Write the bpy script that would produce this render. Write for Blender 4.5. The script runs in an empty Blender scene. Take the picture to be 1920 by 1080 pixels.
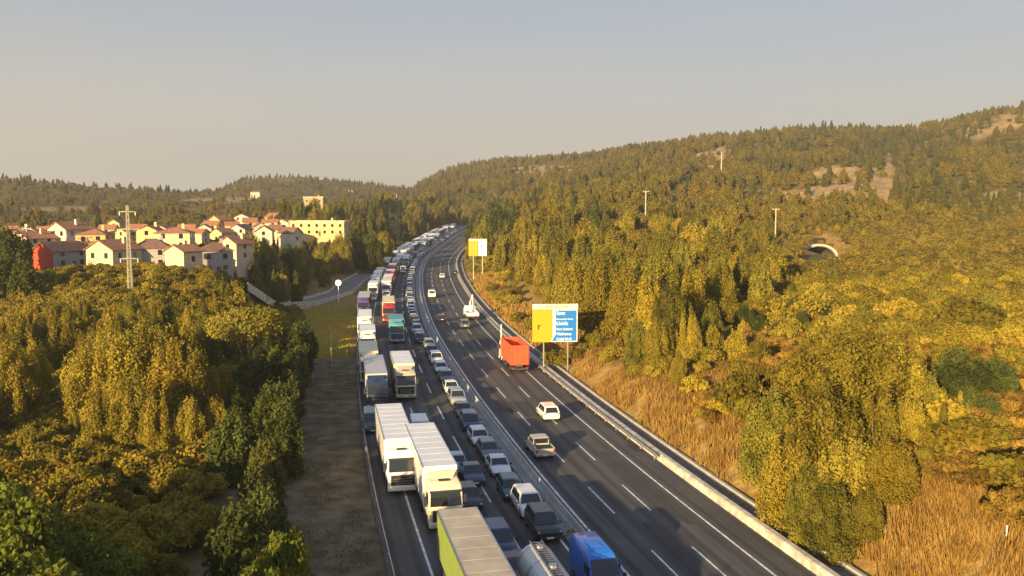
import bpy, bmesh, math, random
import numpy as np
from mathutils import Vector, Matrix
R = math.radians
rnd = random.Random(7)
rng = np.random.default_rng(11)
S = bpy.context.scene
COL = S.collection

# ------------------------------------------------------------------ camera
CAM_H, F, PITCH = 25.5, 1650.0, math.atan(150 / 1650)
cam = bpy.data.objects.new('camera', bpy.data.cameras.new('camera'))
COL.objects.link(cam); S.camera = cam
cam.location = (0, 0, CAM_H)
cam.rotation_euler = (R(90) - PITCH, 0, 0)
cam.data.sensor_width = 36; cam.data.lens = F / 1920 * 36
cam.data.clip_start = .5; cam.data.clip_end = 20000

# ------------------------------------------------------------------ light
SUN_AZ, SUN_EL = R(28), R(11)          # azimuth the light travels towards (from +Y to +X)
S.view_settings.view_transform = 'Standard'; S.view_settings.look = 'None'
S.view_settings.gamma = 1; S.view_settings.use_curve_mapping = False
S.view_settings.exposure = 1.14
sun = bpy.data.objects.new('sun', bpy.data.lights.new('sun', 'SUN')); COL.objects.link(sun)
sun.data.energy = 5.0; sun.data.angle = R(.6); sun.data.color = (1, .735, .355)
sdir = Vector((math.sin(SUN_AZ) * math.cos(SUN_EL), math.cos(SUN_AZ) * math.cos(SUN_EL), -math.sin(SUN_EL)))
sun.rotation_euler = sdir.to_track_quat('-Z', 'Y').to_euler()
W = bpy.data.worlds.new('World'); S.world = W; W.use_nodes = True
nt = W.node_tree; N = nt.nodes; L = nt.links
bg = N['Background']
sky = N.new('ShaderNodeTexSky'); sky.sky_type = 'NISHITA'; sky.sun_disc = False
sky.sun_elevation = SUN_EL; sky.sun_rotation = SUN_AZ + math.pi
sky.dust_density = 3.0; sky.air_density = 1.0; sky.ozone_density = 1.5
tc = N.new('ShaderNodeTexCoord'); sp = N.new('ShaderNodeSeparateXYZ'); L.new(tc.outputs['Generated'], sp.inputs[0])
rp = N.new('ShaderNodeValToRGB'); cmap = N.new('ShaderNodeMapping'); cmap.inputs['Scale'].default_value = (1.2, 1.2, 9); L.new(tc.outputs['Generated'], cmap.inputs[0])
cn_ = N.new('ShaderNodeTexNoise'); cn_.inputs['Scale'].default_value = 1.6; cn_.inputs['Detail'].default_value = 5; L.new(cmap.outputs[0], cn_.inputs['Vector'])
cj = N.new('ShaderNodeMath'); cj.operation = 'MULTIPLY_ADD'; L.new(cn_.outputs['Fac'], cj.inputs[0]); cj.inputs[1].default_value = .09; ck = N.new('ShaderNodeMath'); ck.operation = 'SUBTRACT'; L.new(sp.outputs['Z'], ck.inputs[0]); ck.inputs[1].default_value = .045
L.new(ck.outputs[0], cj.inputs[2]); L.new(cj.outputs[0], rp.inputs[0])
e = rp.color_ramp.elements
e[0].position = 0.0; e[0].color = (.61, .535, .44, 1)
e[1].position = 1.0; e[1].color = (.16, .25, .46, 1)
for p, c in ((.06, (.53, .48, .42, 1)), (.13, (.43, .42, .415, 1)), (.22, (.33, .365, .42, 1)), (.33, (.25, .31, .42, 1))):
    q = e.new(p); q.color = c
mx = N.new('ShaderNodeMix'); mx.data_type = 'RGBA'; mx.inputs['Factor'].default_value = .80
sc_ = N.new('ShaderNodeVectorMath'); sc_.operation = 'SCALE'; sc_.inputs['Scale'].default_value = 6.4
L.new(rp.outputs['Color'], sc_.inputs[0])
L.new(sky.outputs['Color'], mx.inputs['A']); L.new(sc_.outputs['Vector'], mx.inputs['B'])
L.new(mx.outputs['Result'], bg.inputs['Color']); bg.inputs['Strength'].default_value = .091

# ------------------------------------------------------------------ helpers
def tag(o, label=None, cat=None, group=None, kind=None):
    if label: o['label'] = label
    if cat: o['category'] = cat
    if group: o['group'] = group
    if kind: o['kind'] = kind
    return o
def link(o, parent=None):
    COL.objects.link(o)
    if parent: o.parent = parent
    return o
def empty(name, loc=(0, 0, 0), rz=0):
    o = bpy.data.objects.new(name, None); o.location = loc; o.rotation_euler = (0, 0, rz); o.empty_display_size = .2
    return link(o)

class MB:
    """collects vertices and faces (each face with a material index)"""
    def __init__(s): s.v = []; s.f = []; s.m = []
    def poly(s, pts, m=0):
        n = len(s.v); s.v += [tuple(p) for p in pts]; s.f.append(tuple(range(n, n + len(pts)))); s.m.append(m); return s
    def add(s, vs, fs, m=0):
        n = len(s.v); s.v += [tuple(p) for p in vs]
        for f in fs: s.f.append(tuple(i + n for i in f)); s.m.append(m)
        return s
    def join(s, o, m=None):
        n = len(s.v); s.v += o.v
        for f, k in zip(o.f, o.m): s.f.append(tuple(i + n for i in f)); s.m.append(k if m is None else m)
        return s
    def box(s, c, d, bev=0, m=0, rz=0):
        cx, cy, cz = c; hx, hy, hz = d[0] / 2, d[1] / 2, d[2] / 2
        if bev <= 0:
            P = [(x, y, z) for z in (-hz, hz) for x, y in ((-hx, -hy), (hx, -hy), (hx, hy), (-hx, hy))]
            Fs = [(3, 2, 1, 0), (4, 5, 6, 7), (0, 1, 5, 4), (1, 2, 6, 5), (2, 3, 7, 6), (3, 0, 4, 7)]
        else:
            b = min(bev, hx * .9, hy * .9, hz * .9); P = []; idx = {}
            for sx in (-1, 1):
                for sy in (-1, 1):
                    for sz in (-1, 1):
                        for a in range(3):
                            p = [sx * (hx - b), sy * (hy - b), sz * (hz - b)]
                            p[a] += (sx, sy, sz)[a] * b
                            idx[sx, sy, sz, a] = len(P); P.append(tuple(p))
            Fs = []
            I = idx
            for a in range(3):
                for sg in (-1, 1):
                    o1, o2 = [k for k in range(3) if k != a]
                    f = []
                    for s1, s2 in ((-1, -1), (1, -1), (1, 1), (-1, 1)):
                        k = [0, 0, 0]; k[a] = sg; k[o1] = s1; k[o2] = s2; f.append(I[k[0], k[1], k[2], a])
                    Fs.append(f)
            for a in range(3):       # edges along axis a
                o1, o2 = [k for k in range(3) if k != a]
                for s1 in (-1, 1):
                    for s2 in (-1, 1):
                        f = []
                        for sa, ax in ((-1, o1), (1, o1), (1, o2), (-1, o2)):
                            k = [0, 0, 0]; k[a] = sa; k[o1] = s1; k[o2] = s2; f.append(I[k[0], k[1], k[2], ax])
                        Fs.append(f)
            for k in [(x, y, z) for x in (-1, 1) for y in (-1, 1) for z in (-1, 1)]:
                Fs.append([I[k + (0,)], I[k + (1,)], I[k + (2,)]])
        G = []
        for f in Fs:                # orient outward
            a, b_, c_ = (Vector(P[f[0]]), Vector(P[f[1]]), Vector(P[f[2]]))
            n = (b_ - a).cross(c_ - a); ctr = sum((Vector(P[i]) for i in f), Vector()) / len(f)
            G.append(tuple(f) if n.dot(ctr) > 0 else tuple(reversed(f)))
        co, si = math.cos(rz), math.sin(rz)
        P = [(cx + x * co - y * si, cy + x * si + y * co, cz + z) for x, y, z in P]
        return s.add(P, G, m)
    def cyl(s, p0, p1, r0, r1=None, n=10, m=0, caps=True):
        r1 = r0 if r1 is None else r1
        p0 = Vector(p0); p1 = Vector(p1); d = (p1 - p0).normalized()
        u = d.orthogonal().normalized(); w = d.cross(u)
        P = []
        for p, r in ((p0, r0), (p1, r1)):
            for i in range(n):
                a = 2 * math.pi * i / n; P.append(p + u * math.cos(a) * r + w * math.sin(a) * r)
        Fs = [(i, (i + 1) % n, n + (i + 1) % n, n + i) for i in range(n)]
        if caps: Fs += [tuple(range(n - 1, -1, -1)), tuple(range(n, 2 * n))]
        return s.add(P, Fs, m)
    def loft(s, rings, m=0, closed=True, caps=True):
        n = len(rings[0]); b = len(s.v)
        for r in rings: s.v += [tuple(p) for p in r]
        k = n if closed else n - 1
        for j in range(len(rings) - 1):
            for i in range(k):
                a = b + j * n + i; c = b + j * n + (i + 1) % n
                s.f.append((a, c, c + n, a + n)); s.m.append(m)
        if caps:
            s.f.append(tuple(b + i for i in reversed(range(n)))); s.m.append(m)
            s.f.append(tuple(b + (len(rings) - 1) * n + i for i in range(n))); s.m.append(m)
        return s
    def mirror_y(s):
        o = MB(); o.v = [(x, -y, z) for x, y, z in s.v]; o.f = [tuple(reversed(f)) for f in s.f]; o.m = list(s.m); return o
    def mesh(s, name, mats, smooth=False):
        me = bpy.data.meshes.new(name); me.from_pydata([tuple(v) for v in s.v], [], s.f)
        for m in (mats if isinstance(mats, (list, tuple)) else [mats]): me.materials.append(m)
        if any(s.m): me.polygons.foreach_set('material_index', s.m)
        if smooth:
            me.shade_smooth(); me.set_sharp_from_angle(angle=R(38))
        me.update(); return me
    def build(s, name, mats, parent=None, smooth=False, loc=None):
        o = bpy.data.objects.new(name, s.mesh(name, mats, smooth))
        if loc is not None: o.location = loc
        return link(o, parent)

def copy_tree(o, parent=None):
    c = o.copy(); COL.objects.link(c); c.parent = parent
    for ch in o.children: copy_tree(ch, c)
    return c

# value noise
_P = rng.random((256, 256))
def vnoise(x, y):
    x = np.asarray(x, float); y = np.asarray(y, float)
    xi = np.floor(x).astype(int); yi = np.floor(y).astype(int); fx = x - xi; fy = y - yi
    fx = fx * fx * (3 - 2 * fx); fy = fy * fy * (3 - 2 * fy)
    g = lambda a, b: _P[a & 255, b & 255]
    return (g(xi, yi) * (1 - fx) + g(xi + 1, yi) * fx) * (1 - fy) + (g(xi, yi + 1) * (1 - fx) + g(xi + 1, yi + 1) * fx) * fy - .5
def fbm(x, y, o=4):
    t = 0; a = 1.
    for i in range(o): t = t + a * vnoise(x * 2 ** i + 17 * i, y * 2 ** i + 5 * i); a *= .5
    return t
def sstep(a, b, x):
    t = np.clip((x - a) / (b - a), 0, 1); return t * t * (3 - 2 * t)

# ------------------------------------------------------------------ projection
cp, spn = math.cos(PITCH), math.sin(PITCH)
def ray(px, py):
    u = (px - 960) / F; v = (py - 540) / F
    return Vector((u, cp - v * spn, -spn - v * cp))
def zroad(Y):
    Y = np.asarray(Y, float)
    a = np.clip(Y - 200, 0, 230)
    return 6e-5 * a * a + .0276 * np.clip(Y - 430, 0, 2000)
def at(px, py, dz=0):
    """the point of the road surface (plus dz) seen at a photo pixel"""
    d = ray(px, py); z = dz
    for _ in range(30):
        t = (z - CAM_H) / d.z; Y = d.y * t
        z = z * .5 + .5 * (float(zroad(min(Y, 1500))) + dz)
    return Vector((d.x * t, d.y * t, float(zroad(d.y * t))))
def xat(px, Y, z=5):
    """X of the photo column px at distance Y"""
    depth = Y * cp - (z - CAM_H) * spn
    return (px - 960) / F * depth
def project(p):
    x, y, z = p; z = z - CAM_H
    dep = y * cp - z * spn; up = y * spn + z * cp
    return 960 + F * x / dep, 540 - F * up / dep
def zimg(py, Y):
    """height of something seen at photo row py at distance Y"""
    d = ray(960, py); return CAM_H + d.z * Y / d.y

# ------------------------------------------------------------------ road frame
_med = [(1181, 1080), (1110, 1001), (1057, 945), (1021, 901), (982, 850), (945, 805), (904, 752), (871, 704), (840, 657), (817, 618),
        (802, 582), (794, 553), (791, 520), (797, 493), (808, 480), (820, 470), (837, 457), (852, 446), (868, 434), (890, 424)]
_mp = [at(*p) for p in _med]
_my = np.array([p.y for p in _mp]); _mxx = np.array([p.x for p in _mp])
_o = np.argsort(_my); _my = _my[_o]; _mxx = _mxx[_o]
_s0 = (_mxx[4] - _mxx[0]) / (_my[4] - _my[0]); _s1 = (_mxx[-1] - _mxx[-3]) / (_my[-1] - _my[-3])
_yy = np.arange(-200, 1400, 2.0)
_xx = np.interp(_yy, _my, _mxx)
_xx = np.where(_yy < _my[0], _mxx[0] + (_yy - _my[0]) * _s0, _xx)
_xx = np.where(_yy > _my[-1], _mxx[-1] + (_yy - _my[-1]) * max(_s1, .12), _xx)
for w in (13, 13, 9):
    k = np.ones(w) / w; _xp = np.pad(_xx, w // 2, mode='reflect', reflect_type='odd'); _xx = np.convolve(_xp, k, 'valid')
_dx = np.gradient(_xx, _yy)
def cx(Y): return np.interp(Y, _yy, _xx)
def slope(Y): return np.interp(Y, _yy, _dx)
def rp_(Y, off, dz=0.):
    """point at signed distance off (right positive) from the median edge line"""
    s = float(slope(Y)); n = math.hypot(1, s)
    return Vector((float(cx(Y)) + off / n, Y - off * s / n, float(zroad(Y)) + dz))
def heading(Y):
    return math.atan2(1, float(slope(Y)))       # direction away from the camera
def road_off(X, Y):
    s = slope(Y); return (X - cx(Y)) / np.sqrt(1 + s * s)
def road_y(p):
    """road parameter Y for a world point"""
    Y = p.y
    for _ in range(6):
        s = float(slope(Y)); n = math.hypot(1, s); off = (p.x - float(cx(Y))) * 1 / n + (p.y - Y) * -s / n
        q = rp_(Y, off); Y += (p.y - q.y)
    return Y, off

# ------------------------------------------------------------------ terrain
def Z(py, Y): return zimg(py, Y)
_cols = {
 -900: [(40, 0), (200, 4), (450, 14), (900, 45), (1300, 70), (2500, 60)],
 -300: [(40, -1), (120, 1), (210, 8), (450, 14), (800, 36), (1050, Z(337, 1050)), (1600, 40), (2500, 40)],
 0:    [(40, -1), (120, 1), (200, 8), (300, 11), (450, Z(430, 450)), (700, Z(372, 700)), (1000, Z(337, 1000)), (1500, 40), (2500, 40)],
 200:  [(40, -1), (120, 2), (190, 10), (300, 13), (450, Z(428, 450)), (700, Z(388, 700)), (1000, Z(352, 1000)), (1500, 35), (2500, 40)],
 400:  [(40, -.5), (120, 1.5), (190, 9.5), (300, 13), (450, Z(423, 450)), (700, Z(394, 700)), (1000, Z(366, 1000)), (1500, Z(362, 1500)), (2500, 50)],
 470:  [(40, -.5), (120, 1), (190, 2), (240, 5), (320, 12.5), (450, Z(420, 450)), (700, Z(395, 700)), (1000, Z(374, 1000)), (1500, Z(333, 1500)), (2500, 60)],
 560:  [(40, -.5), (150, 0), (220, .5), (270, 2), (370, 12), (450, Z(420, 450)), (700, Z(398, 700)), (1000, Z(380, 1000)), (1500, Z(330, 1500)), (2500, 60)],
 680:  [(40, 0), (150, 0), (300, 1), (370, 6), (500, 14), (700, Z(400, 700)), (1000, Z(380, 1000)), (1500, Z(346, 1500)), (2500, 60)],
 770:  [(40, 0), (250, 1), (450, 8), (700, 18), (1000, Z(374, 1000)), (1600, Z(354, 1600)), (2500, 60)],
 860:  [(40, 0), (250, 0), (450, 7), (700, 18), (1000, Z(364, 1000)), (1600, Z(312, 1600)), (2500, 100)],
 950:  [(40, 0), (200, 1), (300, 5), (450, 12), (700, 24), (1000, Z(346, 1000)), (1500, Z(298, 1500)), (2500, 100)],
 1080: [(40, 2), (150, 3), (220, 7), (300, 12), (450, 19), (650, Z(362, 650)), (1000, Z(322, 1000)), (1350, Z(294, 1350)), (2500, 110)],
 1200: [(40, 2), (100, 3), (200, 7), (300, Z(446, 300)), (450, Z(395, 450)), (700, Z(340, 700)), (1150, Z(277, 1150)), (2000, 110)],
 1320: [(40, 2), (100, 4), (200, 8), (300, Z(458, 300)), (450, Z(400, 450)), (700, Z(325, 700)), (1100, Z(262, 1100)), (2000, 110)],
 1500: [(40, 3), (100, 5), (200, 7), (290, 9.5), (345, Z(440, 345)), (450, Z(398, 450)), (700, Z(318, 700)), (1050, Z(242, 1050)), (2000, 120)],
 1700: [(40, 4), (100, 6), (200, 8), (290, Z(470, 290)), (450, Z(394, 450)), (700, Z(300, 700)), (1000, Z(240, 1000)), (2000, 120)],
 1920: [(40, 4), (100, 6), (200, 8.5), (300, Z(452, 300)), (450, Z(395, 450)), (700, Z(300, 700)), (1000, Z(197, 1000)), (2000, 150)],
 2400: [(40, 5), (100, 8), (200, 13), (300, 25), (450, 50), (700, 90), (1000, 140), (2000, 160)],
}
_ck = sorted(_cols); _LY = np.log(np.linspace(40, 3000, 400)); _LY = np.linspace(np.log(40), np.log(3000), 260)
_T = np.array([np.interp(_LY, np.log([a for a, b in _cols[k]]), [b for a, b in _cols[k]]) for k in _ck])
_T2 = _T.copy()
for _ in range(3):
    _T2[:, 3:-3] = sum(_T2[:, 3 + d:_T2.shape[1] - 3 + d] for d in range(-3, 4)) / 7
def hz_raw(X, Y):
    Yc = np.clip(Y, 40, 2999)
    px = 960 + F * X / (np.maximum(Y, 55) * cp + 1.5)
    px = np.clip(px, _ck[0], _ck[-1])
    ly = (np.log(Yc) - _LY[0]) / (_LY[1] - _LY[0]); j = np.clip(ly.astype(int), 0, len(_LY) - 2); fj = ly - j
    kk = np.array(_ck, float); i = np.clip(np.searchsorted(kk, px) - 1, 0, len(kk) - 2); fi = (px - kk[i]) / (kk[i + 1] - kk[i]); fi = fi * fi * (3 - 2 * fi) * .5 + fi * .5
    return (_T2[i, j] * (1 - fj) + _T2[i, j + 1] * fj) * (1 - fi) + (_T2[i + 1, j] * (1 - fj) + _T2[i + 1, j + 1] * fj) * fi
TR_ = 7.2; TUN = (xat(1536, 324, 8), zimg(487, 324))
def ground(X, Y):
    X = np.asarray(X, float); Y = np.asarray(Y, float)
    h = hz_raw(X, Y)
    amp = np.interp(Y, [60, 200, 500, 1000], [.5, 1.0, 4, 5])
    h = h + fbm(X / 60, Y / 60, 4) * amp * 1.1
    o = road_off(X, Y)
    w = np.where(o > 0, sstep(15.2, 27, o), sstep(18, 48, -o)); w = np.maximum(w, sstep(720, 860, Y))
    zr = zroad(np.clip(Y, 0, 760)) - .12
    bank = np.where(o > 0, sstep(15.5, 21, o) * 2.0, 0)          # the cut slope on the right
    xt, zt_ = TUN; dxx = np.abs(X - xt); cut = (1 - sstep(TR_ - .2, TR_ + 2.2, dxx)) * sstep(268, 285, Y) * (Y < 340)
    h = h * (1 - cut) + np.minimum(h, zt_) * cut
    rr = zr * (1 - w) + np.maximum(h, zr + bank - (o < 0) * 3) * w + bank * (1 - w)
    return rr
def gz(x, y): return float(ground(np.array([x]), np.array([y]))[0])
def on_ground(px, Y):
    x = xat(px, Y); z = gz(x, Y); x = xat(px, Y, z); return Vector((x, Y, gz(x, Y)))

# ------------------------------------------------------------------ materials
def mat(name, col=(.5, .5, .5), rough=.6, metal=0, coat=0, noise=0, nscale=3, var=0, bump=0, spec=.5, coord='Object'):
    m = bpy.data.materials.new(name); m.use_nodes = True
    nt = m.node_tree; b = nt.nodes['Principled BSDF']
    b.inputs['Base Color'].default_value = (*col, 1); b.inputs['Roughness'].default_value = rough
    b.inputs['Metallic'].default_value = metal; b.inputs['Coat Weight'].default_value = coat
    b.inputs['Specular IOR Level'].default_value = spec
    src = None
    t = nt.nodes.new('ShaderNodeTexCoord')
    n = nt.nodes.new('ShaderNodeTexNoise'); n.inputs['Scale'].default_value = nscale; n.inputs['Detail'].default_value = 5
    nt.links.new(t.outputs[coord], n.inputs['Vector'])
    mr = nt.nodes.new('ShaderNodeMapRange'); mr.inputs['From Min'].default_value = .3; mr.inputs['From Max'].default_value = .7
    mr.inputs['To Min'].default_value = 1 - max(noise, .06); mr.inputs['To Max'].default_value = 1 + max(noise, .06)
    nt.links.new(n.outputs['Fac'], mr.inputs['Value'])
    vm = nt.nodes.new('ShaderNodeVectorMath'); vm.operation = 'SCALE'; vm.inputs[0].default_value = col
    nt.links.new(mr.outputs[0], vm.inputs['Scale']); out = vm.outputs['Vector']
    if var:
        oi = nt.nodes.new('ShaderNodeObjectInfo'); hs = nt.nodes.new('ShaderNodeHueSaturation')
        a = nt.nodes.new('ShaderNodeMapRange'); a.inputs['To Min'].default_value = 1 - var; a.inputs['To Max'].default_value = 1 + var
        nt.links.new(oi.outputs['Random'], a.inputs['Value']); nt.links.new(a.outputs[0], hs.inputs['Value']); nt.links.new(out, hs.inputs['Color']); out = hs.outputs['Color']
    nt.links.new(out, b.inputs['Base Color'])
    if bump:
        bp = nt.nodes.new('ShaderNodeBump'); bp.inputs['Strength'].default_value = bump; bp.inputs['Distance'].default_value = .05
        nt.links.new(n.outputs['Fac'], bp.inputs['Height']); nt.links.new(bp.outputs[0], b.inputs['Normal'])
    return m
def leafmat(name, c1, c2, c3, trans=.32, scale=.45, var=.35):
    m = bpy.data.materials.new(name); m.use_nodes = True; nt = m.node_tree; N = nt.nodes; L = nt.links
    b = N['Principled BSDF']; b.inputs['Roughness'].default_value = .75; b.inputs['Specular IOR Level'].default_value = .15
    t = N.new('ShaderNodeTexCoord'); n = N.new('ShaderNodeTexNoise'); n.inputs['Scale'].default_value = scale; n.inputs['Detail'].default_value = 4
    L.new(t.outputs['Object'], n.inputs['Vector'])
    r = N.new('ShaderNodeValToRGB'); L.new(n.outputs['Fac'], r.inputs[0])
    r.color_ramp.elements[0].position = .33; r.color_ramp.elements[0].color = (*c1, 1)
    r.color_ramp.elements[1].position = .68; r.color_ramp.elements[1].color = (*c2, 1)
    oi = N.new('ShaderNodeObjectInfo')
    mx = N.new('ShaderNodeMix'); mx.data_type = 'RGBA'
    mr = N.new('ShaderNodeMapRange'); mr.inputs['From Min'].default_value = .35; mr.inputs['To Max'].default_value = .8
    L.new(oi.outputs['Random'], mr.inputs['Value']); L.new(mr.outputs[0], mx.inputs['Factor'])
    L.new(r.outputs[0], mx.inputs['A']); mx.inputs['B'].default_value = (*c3, 1)
    hs = N.new('ShaderNodeHueSaturation'); L.new(mx.outputs['Result'], hs.inputs['Color'])
    wn = N.new('ShaderNodeTexWhiteNoise'); wn.noise_dimensions = '1D'; L.new(oi.outputs['Random'], wn.inputs['W'])
    a = N.new('ShaderNodeMapRange'); a.inputs['To Min'].default_value = 1 - var; a.inputs['To Max'].default_value = 1 + var
    L.new(wn.outputs['Value'], a.inputs['Value']); L.new(a.outputs[0], hs.inputs['Value'])
    L.new(hs.outputs[0], b.inputs['Base Color'])
    tr = N.new('ShaderNodeBsdfTranslucent'); L.new(hs.outputs[0], tr.inputs['Color'])
    ms = N.new('ShaderNodeMixShader'); ms.inputs[0].default_value = trans
    L.new(b.outputs[0], ms.inputs[1]); L.new(tr.outputs[0], ms.inputs[2]); L.new(ms.outputs[0], N['Material Output'].inputs['Surface'])
    return m
M = {}
M['leaf_gold'] = leafmat('golden_foliage', (.155, .13, .015), (.36, .285, .036), (.39, .285, .032))
M['leaf_olive'] = leafmat('olive_foliage', (.11, .112, .018), (.275, .238, .036), (.32, .245, .032))
M['leaf_dark'] = leafmat('dark_foliage', (.045, .06, .016), (.11, .125, .026), (.12, .12, .024))
M['leaf_green'] = leafmat('bright_foliage', (.07, .095, .012), (.18, .19, .022), (.15, .17, .02))
M['leaf_fp'] = leafmat('far_pine_foliage', (.11, .102, .018), (.25, .20, .035), (.28, .20, .032), var=.14)
M['leaf_fc'] = leafmat('far_conifer_foliage', (.07, .08, .02), (.13, .13, .03), (.15, .13, .03), var=.14)
M['leaf_fb'] = leafmat('far_scrub_foliage', (.13, .11, .02), (.27, .20, .035), (.29, .205, .035), var=.16)
M['bark'] = mat('bark', (.16, .12, .085), .9, noise=.3, nscale=4)
M['asphalt'] = None
M['white_line'] = mat('road_paint', (.68, .67, .64), .6, noise=.38, nscale=1.6)
M['concrete'] = mat('concrete', (.44, .42, .38), .85, noise=.16, nscale=.8)
M['concrete_l'] = mat('pale_concrete', (.54, .49, .40), .85, noise=.38, nscale=1.3)
M['median'] = mat('median_paving', (.25, .26, .26), .9, noise=.18, nscale=.35)
M['steel'] = mat('galvanised_steel', (.50, .50, .49), .42, metal=.75, noise=.1, nscale=2)
M['dirtgutter'] = mat('gutter_concrete', (.15, .12, .10), .9, noise=.35, nscale=1.6)
M['black'] = mat('black_rubber', (.015, .015, .016), .7)
M['plastic'] = mat('dark_plastic', (.03, .03, .033), .5)
M['glass'] = mat('vehicle_glass', (.018, .022, .026), .06, spec=.8)
M['chrome'] = mat('rim_metal', (.5, .5, .52), .3, metal=.9)
M['lamp_w'] = mat('headlamp_glass', (.75, .76, .78), .15, coat=.5)
M['lamp_r'] = mat('tail_lamp', (.35, .015, .012), .25, coat=.5)
M['plate'] = mat('number_plate', (.75, .75, .72), .4)
M['chassis'] = mat('chassis_grey', (.06, .06, .065), .7)
PAINT = {}
for nm, c in dict(white=(.78, .78, .77), silver=(.42, .43, .45), grey=(.15, .155, .165), black=(.016, .017, .02), navy=(.02, .035, .09), red=(.42, .03, .02),
                  teal=(.03, .09, .10), beige=(.5, .44, .33), lightblue=(.42, .55, .68), maroon=(.12, .02, .025), blue=(.015, .15, .62), champagne=(.55, .52, .46)).items():
    PAINT[nm] = mat(nm + '_paint', c, .32, coat=.6, metal=(.35 if nm in ('silver', 'champagne', 'grey') else 0), noise=.07, nscale=1.2)
def panel(nm, c, rough=.5, noise=.07): M[nm] = mat(nm, c, rough, noise=noise, nscale=.6); return M[nm]
panel('tr_white', (.80, .80, .80)); panel('tr_cream', (.78, .66, .44)); panel('tr_tan', (.50, .42, .31), noise=.2); panel('tr_green', (.22, .29, .07))
panel('tr_teal', (.10, .30, .36)); panel('tr_grey', (.46, .46, .48)); panel('tr_blue', (.03, .06, .22)); panel('tr_red', (.62, .06, .035))
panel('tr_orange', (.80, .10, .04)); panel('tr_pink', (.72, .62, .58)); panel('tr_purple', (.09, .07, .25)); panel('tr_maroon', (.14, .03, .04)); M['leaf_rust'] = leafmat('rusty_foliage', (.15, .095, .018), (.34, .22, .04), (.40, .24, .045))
panel('tank', (.62, .62, .63), .3)
# ================================================================== STRUCTURE
def asphalt_mat():
    m = bpy.data.materials.new('asphalt'); m.use_nodes = True; nt = m.node_tree; N = nt.nodes; L = nt.links; b = N['Principled BSDF']
    uv = N.new('ShaderNodeUVMap'); uv.uv_map = 'UVMap'
    mp = N.new('ShaderNodeMapping'); mp.inputs['Scale'].default_value = (1.6, .02, 1); L.new(uv.outputs[0], mp.inputs[0])
    n1 = N.new('ShaderNodeTexNoise'); n1.inputs['Scale'].default_value = 1; n1.inputs['Detail'].default_value = 5; L.new(mp.outputs[0], n1.inputs['Vector'])
    n2 = N.new('ShaderNodeTexNoise'); n2.inputs['Scale'].default_value = .12; n2.inputs['Detail'].default_value = 6; L.new(uv.outputs[0], n2.inputs['Vector'])
    n3 = N.new('ShaderNodeTexNoise'); n3.inputs['Scale'].default_value = 5; n3.inputs['Detail'].default_value = 3; L.new(uv.outputs[0], n3.inputs['Vector'])
    ad = N.new('ShaderNodeMath'); ad.operation = 'ADD'; L.new(n1.outputs['Fac'], ad.inputs[0]); L.new(n2.outputs['Fac'], ad.inputs[1])
    ad2 = N.new('ShaderNodeMath'); ad2.operation = 'MULTIPLY_ADD'; L.new(n3.outputs['Fac'], ad2.inputs[0]); ad2.inputs[1].default_value = .25; L.new(ad.outputs[0], ad2.inputs[2])
    r = N.new('ShaderNodeValToRGB'); mr = N.new('ShaderNodeMapRange'); mr.inputs['From Min'].default_value = .8; mr.inputs['From Max'].default_value = 1.45
    L.new(ad2.outputs[0], mr.inputs['Value']); L.new(mr.outputs[0], r.inputs[0])
    r.color_ramp.elements[0].color = (.060, .057, .059, 1); r.color_ramp.elements[1].color = (.128, .119, .113, 1)
    sx = N.new('ShaderNodeSeparateXYZ'); L.new(uv.outputs[0], sx.inputs[0])
    def mth(op, a, v=None, v2=None):
        q = N.new('ShaderNodeMath'); q.operation = op; L.new(a, q.inputs[0])
        if v is not None: q.inputs[1].default_value = v
        if v2 is not None: q.inputs[2].default_value = v2
        return q.outputs[0]
    lane = mth('ABSOLUTE', mth('SUBTRACT', mth('FRACT', mth('MULTIPLY_ADD', sx.outputs[0], 1 / 3.3, 10.0)), .5))     # 0 at lane centre
    tr = mth('ABSOLUTE', mth('SUBTRACT', lane, .25))
    wt = N.new('ShaderNodeMapRange'); wt.interpolation_type = 'SMOOTHSTEP'; wt.inputs['From Max'].default_value = .16; wt.inputs['To Min'].default_value = .70; wt.inputs['To Max'].default_value = 1.06; L.new(tr, wt.inputs['Value'])
    mp2 = N.new('ShaderNodeMapping'); mp2.inputs['Scale'].default_value = (.28, .045, 1); L.new(uv.outputs[0], mp2.inputs[0])
    vo = N.new('ShaderNodeTexVoronoi'); vo.distance = 'CHEBYCHEV'; vo.inputs['Scale'].default_value = 1; L.new(mp2.outputs[0], vo.inputs['Vector'])
    vs = N.new('ShaderNodeSeparateColor'); L.new(vo.outputs['Color'], vs.inputs[0])
    pt = N.new('ShaderNodeMapRange'); pt.inputs['From Min'].default_value = .86; pt.inputs['From Max'].default_value = .88; pt.inputs['To Min'].default_value = 1; pt.inputs['To Max'].default_value = .66; L.new(vs.outputs[0], pt.inputs['Value'])
    mu = N.new('ShaderNodeMath'); mu.operation = 'MULTIPLY'; L.new(wt.outputs[0], mu.inputs[0]); L.new(pt.outputs[0], mu.inputs[1])
    sc = N.new('ShaderNodeVectorMath'); sc.operation = 'SCALE'; L.new(r.outputs[0], sc.inputs[0]); L.new(mu.outputs[0], sc.inputs['Scale'])
    L.new(sc.outputs['Vector'], b.inputs['Base Color']); b.inputs['Roughness'].default_value = .85; b.inputs['Specular IOR Level'].default_value = .25
    return m
M['asphalt'] = asphalt_mat()
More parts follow.
